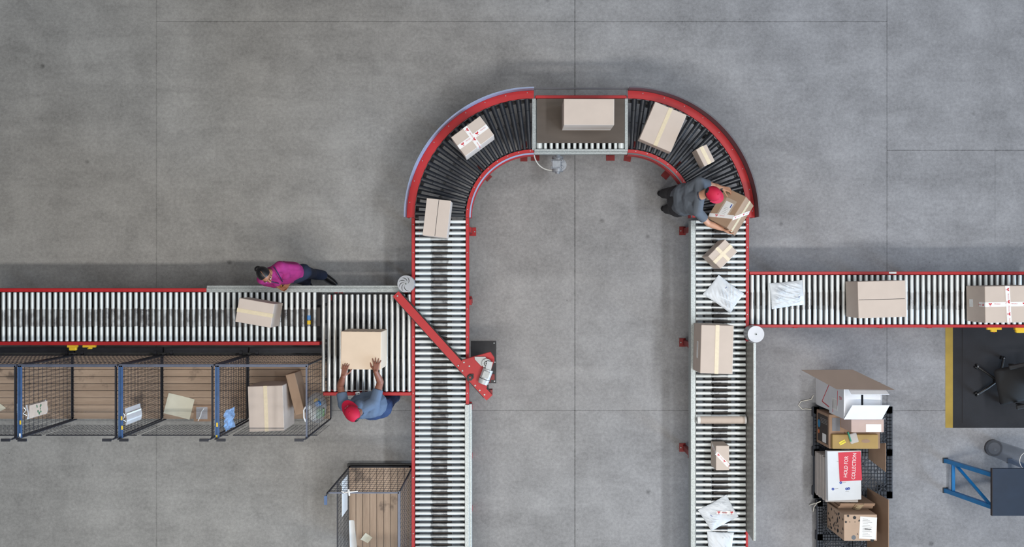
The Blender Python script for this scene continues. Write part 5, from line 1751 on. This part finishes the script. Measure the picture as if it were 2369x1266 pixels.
        bmesh.ops.remove_doubles(cp.bm, verts=cp.bm.verts, dist=1e-5)
        for fc in cp.bm.faces:
            fc.material_index = 0
        cp.sph(T @ Vector((0, -.01, .143)), .009, (1, 1, .6), M3, seg=10)
        cap = cp.build('cap', None, o, smooth=50)
        br = MB(); br.mat(CAPM); n = 16; prev = None
        for i in range(n + 1):
            a = PI * (.07 + .86 * i / n)
            inner = Vector((.094 * math.cos(a), -.012 + .114 * math.sin(a), .036 - .012 * math.cos(a) ** 2))
            ext = .100 * max(0.0, math.sin((a - PI * .07) / .86)) ** .45 if 0 < i < n else 0.0
            outer = inner + Vector((.012 * math.cos(a), ext, -.022 * (ext / .100) - .012 * math.cos(a) ** 2))
            row = [br.bm.verts.new(T @ v) for v in (inner, outer, outer - Vector((0, 0, .004)), inner - Vector((0, 0, .004)))]
            if prev:
                for k in range(4):
                    br.bm.faces.new((prev[k], prev[(k + 1) % 4], row[(k + 1) % 4], row[k]))
            prev = row
        for fc in br.bm.faces:
            fc.material_index = 0
        br.build('brim', None, cap, smooth=40)
        lo = MB(); lo.mat(WTAPE); lo.box(None, (.055, .004, .008), mtx=T @ Matrix.Translation((0, .092, .078)) @ Matrix.Rotation(.75, 4, 'X')); lo.build('logo', None, cap)
        st = MB(); st.mat(BLACK); st.sph(T @ Vector((0, -.118, .045)), 1, (.038, .012, .026), M3, seg=12); st.build('strap_opening', None, cap, smooth=50)
    return o

Wp = lambda px, py, z: P(px, py, z)
SK1 = M('skin_brown', (150, 98, 70), .55, 0, .06, 20)
SK2 = M('skin_deep_brown', (132, 84, 66), .55, 0, .06, 20)
SK3 = M('skin_tan', (196, 146, 118), .55, 0, .06, 20)
MAG = M('magenta_knit', (150, 32, 104), .85, 0, .10, 18, bump=.15, bscale=30)
TEE1 = M('slate_blue_jersey', (88, 104, 126), .9, 0, .06, 8, bump=.10, bscale=9)
TEE2 = M('slate_grey_jersey', (90, 96, 104), .9, 0, .06, 8, bump=.10, bscale=9)
NAVY = M('navy_trousers', (24, 34, 58), .85, 0, .12, 12)
DENIM = M('blue_denim', (36, 58, 96), .85, 0, .14, 14)
BLKT = M('black_trousers', (38, 38, 42), .85, 0, .12, 12)
SHOE = M('black_leather', (20, 20, 22), .4, 0, .1, 14)
HAIRB = M('black_hair', (18, 16, 18), .5, 0, .2, 60)
HAIRD = M('dark_brown_hair', (40, 28, 22), .6, 0, .2, 60)

# the woman in magenta
Jw = dict(head=Wp(612, 636, 1.56), neck=Wp(624, 630, 1.42), chest=Wp(645, 631, 1.20), belly=Wp(670, 632, 1.04), pelvis=Wp(690, 634, .92),
          shL=Wp(647, 616, 1.36), shR=Wp(606, 646, 1.34), hipL=Wp(701, 629, .90), hipR=Wp(680, 638, .90),
          elL=Wp(686, 619, 1.13), elR=Wp(613, 654, 1.06), wrL=Wp(669, 652, 1.00), wrR=Wp(642, 661, .98),
          knL=Wp(722, 634, .48), anL=Wp(748, 637, .085), toeL=Wp(774, 655, .04), knR=Wp(706, 648, .48), anR=Wp(708, 652, .085), toeR=Wp(722, 672, .04), face=(.4, -.9, 0))
wo = person('person in a magenta jumper leaning on the left conveyor rail, hands clasped', Jw,
       dict(neck=.85, torso=.92, belly=.112, arm=.95, hem=.55), SK1, MAG, NAVY, SHOE, True, 'bun', HAIRB,
       {'L': (((-.55, -.75, -.10), (-.6, .2, -.8), (-.6, .3, .4)), dict(curl=.75, s=.95)), 'R': (((.85, -.45, -.12), (0, .6, .8), (.1, .5, .7)), dict(curl=.8, s=.95))},
       .85, True, fwd=(.55, -.75, .08), up=(-.05, .08, 1))
lan = MB(); lan.mat(M('navy_lanyard', (22, 30, 60), .7))
ca = Wp(655, 655, 1.05)
lan.tube([Wp(633, 617, 1.46), Wp(639, 626, 1.47), Wp(646, 638, 1.42), Wp(652, 649, 1.28), ca], .007, seg=6); lan.tube([Wp(626, 651, 1.42), Wp(636, 654, 1.38), Wp(646, 656, 1.24), ca], .007, seg=6); lan.build('lanyard', None, wo, smooth=40)
rg = MB(); rg.mat(M('gold', (230, 190, 90), .3, 1)); q = Wp(646, 663, .99); rg.ring((q.x, q.y), .028, .031, 0, 2 * PI, .985, .992, 20); rg.build('bracelet', None, wo)

# the man at the wide section
Jm = dict(head=Wp(817, 957, 1.60), neck=Wp(830, 951, 1.47), chest=Wp(838, 946, 1.25), belly=Wp(852, 937, 1.08), pelvis=Wp(868, 948, .95),
          shL=Wp(795, 936, 1.41), shR=Wp(866, 930, 1.41), hipL=Wp(857, 949, .93), hipR=Wp(884, 944, .93),
          elL=Wp(787, 893, 1.36), elR=Wp(880, 884, 1.36), wrL=Wp(794, 871, 1.505), wrR=Wp(869, 860, 1.508),
          knL=Wp(868, 930, .50), anL=Wp(880, 925, .085), toeL=Wp(878, 898, .04), knR=Wp(903, 924, .50), anR=Wp(915, 920, .085), toeR=Wp(922, 894, .04), face=(0, 1, 0))
mo = person('person in a slate-blue T-shirt and red cap pushing the big square box', Jm,
       dict(neck=1.05, torso=1.15, belly=.165, arm=1.08, sleeve=.62), SK2, TEE1, DENIM, SHOE, False, 'cap', HAIRB,
       {'L': (((.20, .97, -.05), (.1, 0, -1), (1, 0, 0)), dict(curl=.16, spread=.10, s=1.02, tcurl=-.1)), 'R': (((.10, 1, -.06), (0, 0, -1), (-1, .2, 0)), dict(curl=.10, spread=.26, s=1.02, tcurl=-.1))},
       1.15, False, fwd=(-.62, .66, -.36), up=(-.22, .25, .95))
bd = MB(); bd.mat(PAPER); q = Wp(828, 911, 1.17); bd.box((q.x, q.y - .0, 1.17), (.055, .012, .075), rot=Matrix.Rotation(-.5, 4, 'X') @ Matrix.Rotation(.2, 4, 'Z')); bd.mat(INK_GREY); bd.box((q.x + .008, q.y + .004, 1.185), (.02, .004, .03), rot=Matrix.Rotation(-.5, 4, 'X')); bd.build('name_badge', None, mo)
rg = MB(); rg.mat(STEEL); q = Wp(876.5, 844, 1.49); rg.sph(q, .010, seg=10); rg.build('ring', None, mo)

# the man at the right curve
Jr = dict(head=Wp(1646, 448, 1.56), neck=Wp(1621, 453, 1.45), chest=Wp(1600, 458, 1.24), belly=Wp(1582, 462, 1.10), pelvis=Wp(1566, 466, .96),
          shL=Wp(1617, 421, 1.38), shR=Wp(1613, 489, 1.37), hipL=Wp(1564, 451, .93), hipR=Wp(1568, 481, .93),
          elL=Wp(1652, 431, 1.22), elR=Wp(1638, 517, 1.18), wrL=Wp(1670, 435, 1.235), wrR=Wp(1671, 530, 1.16),
          knL=Wp(1551, 447, .50), anL=Wp(1535, 448, .085), toeL=Wp(1560, 452, .04), knR=Wp(1558, 484, .50), anR=Wp(1543, 484, .085), toeR=Wp(1568, 490, .04), face=(1, -.1, 0))
ro = person('person in grey T-shirt and red cap tilting a carton on the right curve', Jr,
       dict(neck=1.0, torso=1.08, belly=.135, arm=1.0, sleeve=.60), SK3, TEE2, BLKT, SHOE, False, 'cap', HAIRD,
       {'L': (((.9, -.20, -.12), (.1, -.5, -.7), (-.2, -.5, -.5)), dict(curl=.7, s=1.0)), 'R': (((.75, -.42, -.10), (.3, .85, .2), (-.2, .1, 1)), dict(curl=.55, s=1.0))},
       1.1, False, fwd=(.80, -.34, -.50), up=(.42, -.15, .86))
wt = MB(); wt.mat(BLACK); q = Wp(1668.5, 437, 1.222); wt.cyl(q - Vector((.014, 0, 0)), q + Vector((.014, -.004, 0)), .031, seg=16); wt.cyl(q + Vector((0, .0, .030)), q + Vector((0, .0, .038)), .016, seg=14); wt.build('wristwatch', None, ro, smooth=40)

# the carton he tilts
uvec = Vector((.53, .85, 0)).normalized(); vvec = Vector((.85, -.53, 0)).normalized()
th = math.radians(37)
A_, B_w, L_ = .33, .31, .47
zr = .878 + A_ * math.sin(th) + B_w * math.cos(th) + .002
p3 = P(1682, 527, zr)
na = (-vvec * math.cos(th) - Vector((0, 0, 1)) * math.sin(th))      # down the brown face
nb_ = (vvec * math.sin(th) - Vector((0, 0, 1)) * math.cos(th))      # down the white-lit face
cc = p3 + uvec * L_ / 2 + na * A_ / 2 + nb_ * B_w / 2
t = thing('cardboard_box', 'cardboard carton with address label tilted up by the man at the right curve', 'box', cc)
m_ = Matrix((uvec, -na, -nb_)).transposed().to_4x4(); m_.translation = cc
b = MB(); b.mat(M('brown_carton', (166, 138, 114), .8, 0, .05, 5)); b.box(None, (L_, A_, B_w), mtx=m_, bevel=.005); b.build('carton', None, t)
nt_ = -nb_; ne = -na
ctr_top = p3 + uvec * L_ / 2 + na * A_ / 2
mm = Matrix((uvec, -na, nt_)).transposed().to_4x4(); mm.translation = ctr_top + nt_ * .0015
b = MB(); b.mat(M('label_film', (186, 168, 150), .3)); b.box(None, (.25, .16, .001), mtx=mm @ Matrix.Translation((-.0, .01, -.0004))); b.mat(PAPER); b.box(None, (.20, .115, .0014), mtx=mm @ Matrix.Translation((-.02, .01, .0004)))
b.mat(INK_BLUE); b.box(None, (.05, .014, .0012), mtx=mm @ Matrix.Translation((.04, .05, .001))); b.mat(INK_GREY)
for i in range(5):
    b.box(None, (.003, .05 + .01 * (i % 2), .001), mtx=mm @ Matrix.Translation((-.09 + i * .022, .01, .0012)))
b.build('address_label', None, t)
e0 = p3 + uvec * .08; 
care_tape(t, p3 + uvec * .05 + na * (A_ - .01), p3 + uvec * .16, .05, nt_, None, 1)
care_tape(t, p3 + uvec * .14, p3 + uvec * .36 + nb_ * (B_w - .01), .05, ne, None, 2)
b = MB(); b.mat(TAPE); md = Matrix((uvec, -nb_, ne)).transposed().to_4x4(); md.translation = p3 + uvec * L_ / 2 + nb_ * B_w / 2 + ne * .001
b.box(None, (L_, .05, .0014), mtx=md); b.build('tape', None, t)

# ------------------------------------------------------------------ camera, lights, world
cam = bpy.data.cameras.new('camera'); co = bpy.data.objects.new('camera', cam); COL.objects.link(co)
co.location = (0, 0, H); co.rotation_euler = (0, 0, 0)
cam.sensor_fit = 'HORIZONTAL'; cam.sensor_width = 36.0; cam.lens = 36.0 * F / 2369.0
cam.clip_end = 100
scene.camera = co

def area(name, loc, size, power, col, target=(0, 0, 0)):
    l = bpy.data.lights.new(name, 'AREA'); l.shape = 'RECTANGLE'; l.size, l.size_y = size
    l.energy = power; l.color = col
    o = bpy.data.objects.new(name, l); COL.objects.link(o); o.location = loc
    d = Vector(target) - Vector(loc)
    o.rotation_euler = d.to_track_quat('-Z', 'Y').to_euler()
    return o
ZL = 15.2
area('skylight_north', (0, 6.2, ZL), (10, .9), 230, (1.0, .98, .94), (0, 6.2, 0))
area('skylight_south', (0, -5.8, ZL), (12, .8), 1350, (1.0, .97, .92), (0, -5.8, 0))
area('skylight_west', (-6.6, 0, ZL), (.9, 9), 200, (1.0, .95, .88), (-6.6, 0, 0))
area('skylight_east', (6.6, 0, ZL), (.9, 9), 1040, (.93, .96, 1.0), (6.6, 0, 0))
sl = bpy.data.lights.new('open_side_daylight', 'SUN'); sl.energy = 4.6; sl.angle = math.radians(26); sl.color = (.56, .76, 1.0)
so = bpy.data.objects.new('open_side_daylight', sl); COL.objects.link(so); so.location = (18, -9, 6)
so.rotation_euler = Vector((-1.0, .62, -.15)).to_track_quat('-Z', 'Y').to_euler()

wd = bpy.data.worlds.new('hall_ambient'); scene.world = wd; wd.use_nodes = True
bg = wd.node_tree.nodes['Background']
bg.inputs[0].default_value = (.80, .84, .90, 1); bg.inputs[1].default_value = .10

vs = scene.view_settings
scene.display_settings.display_device = 'sRGB'
vs.view_transform = 'Standard'; vs.look = 'None'; vs.exposure = 0.0; vs.gamma = 1.0
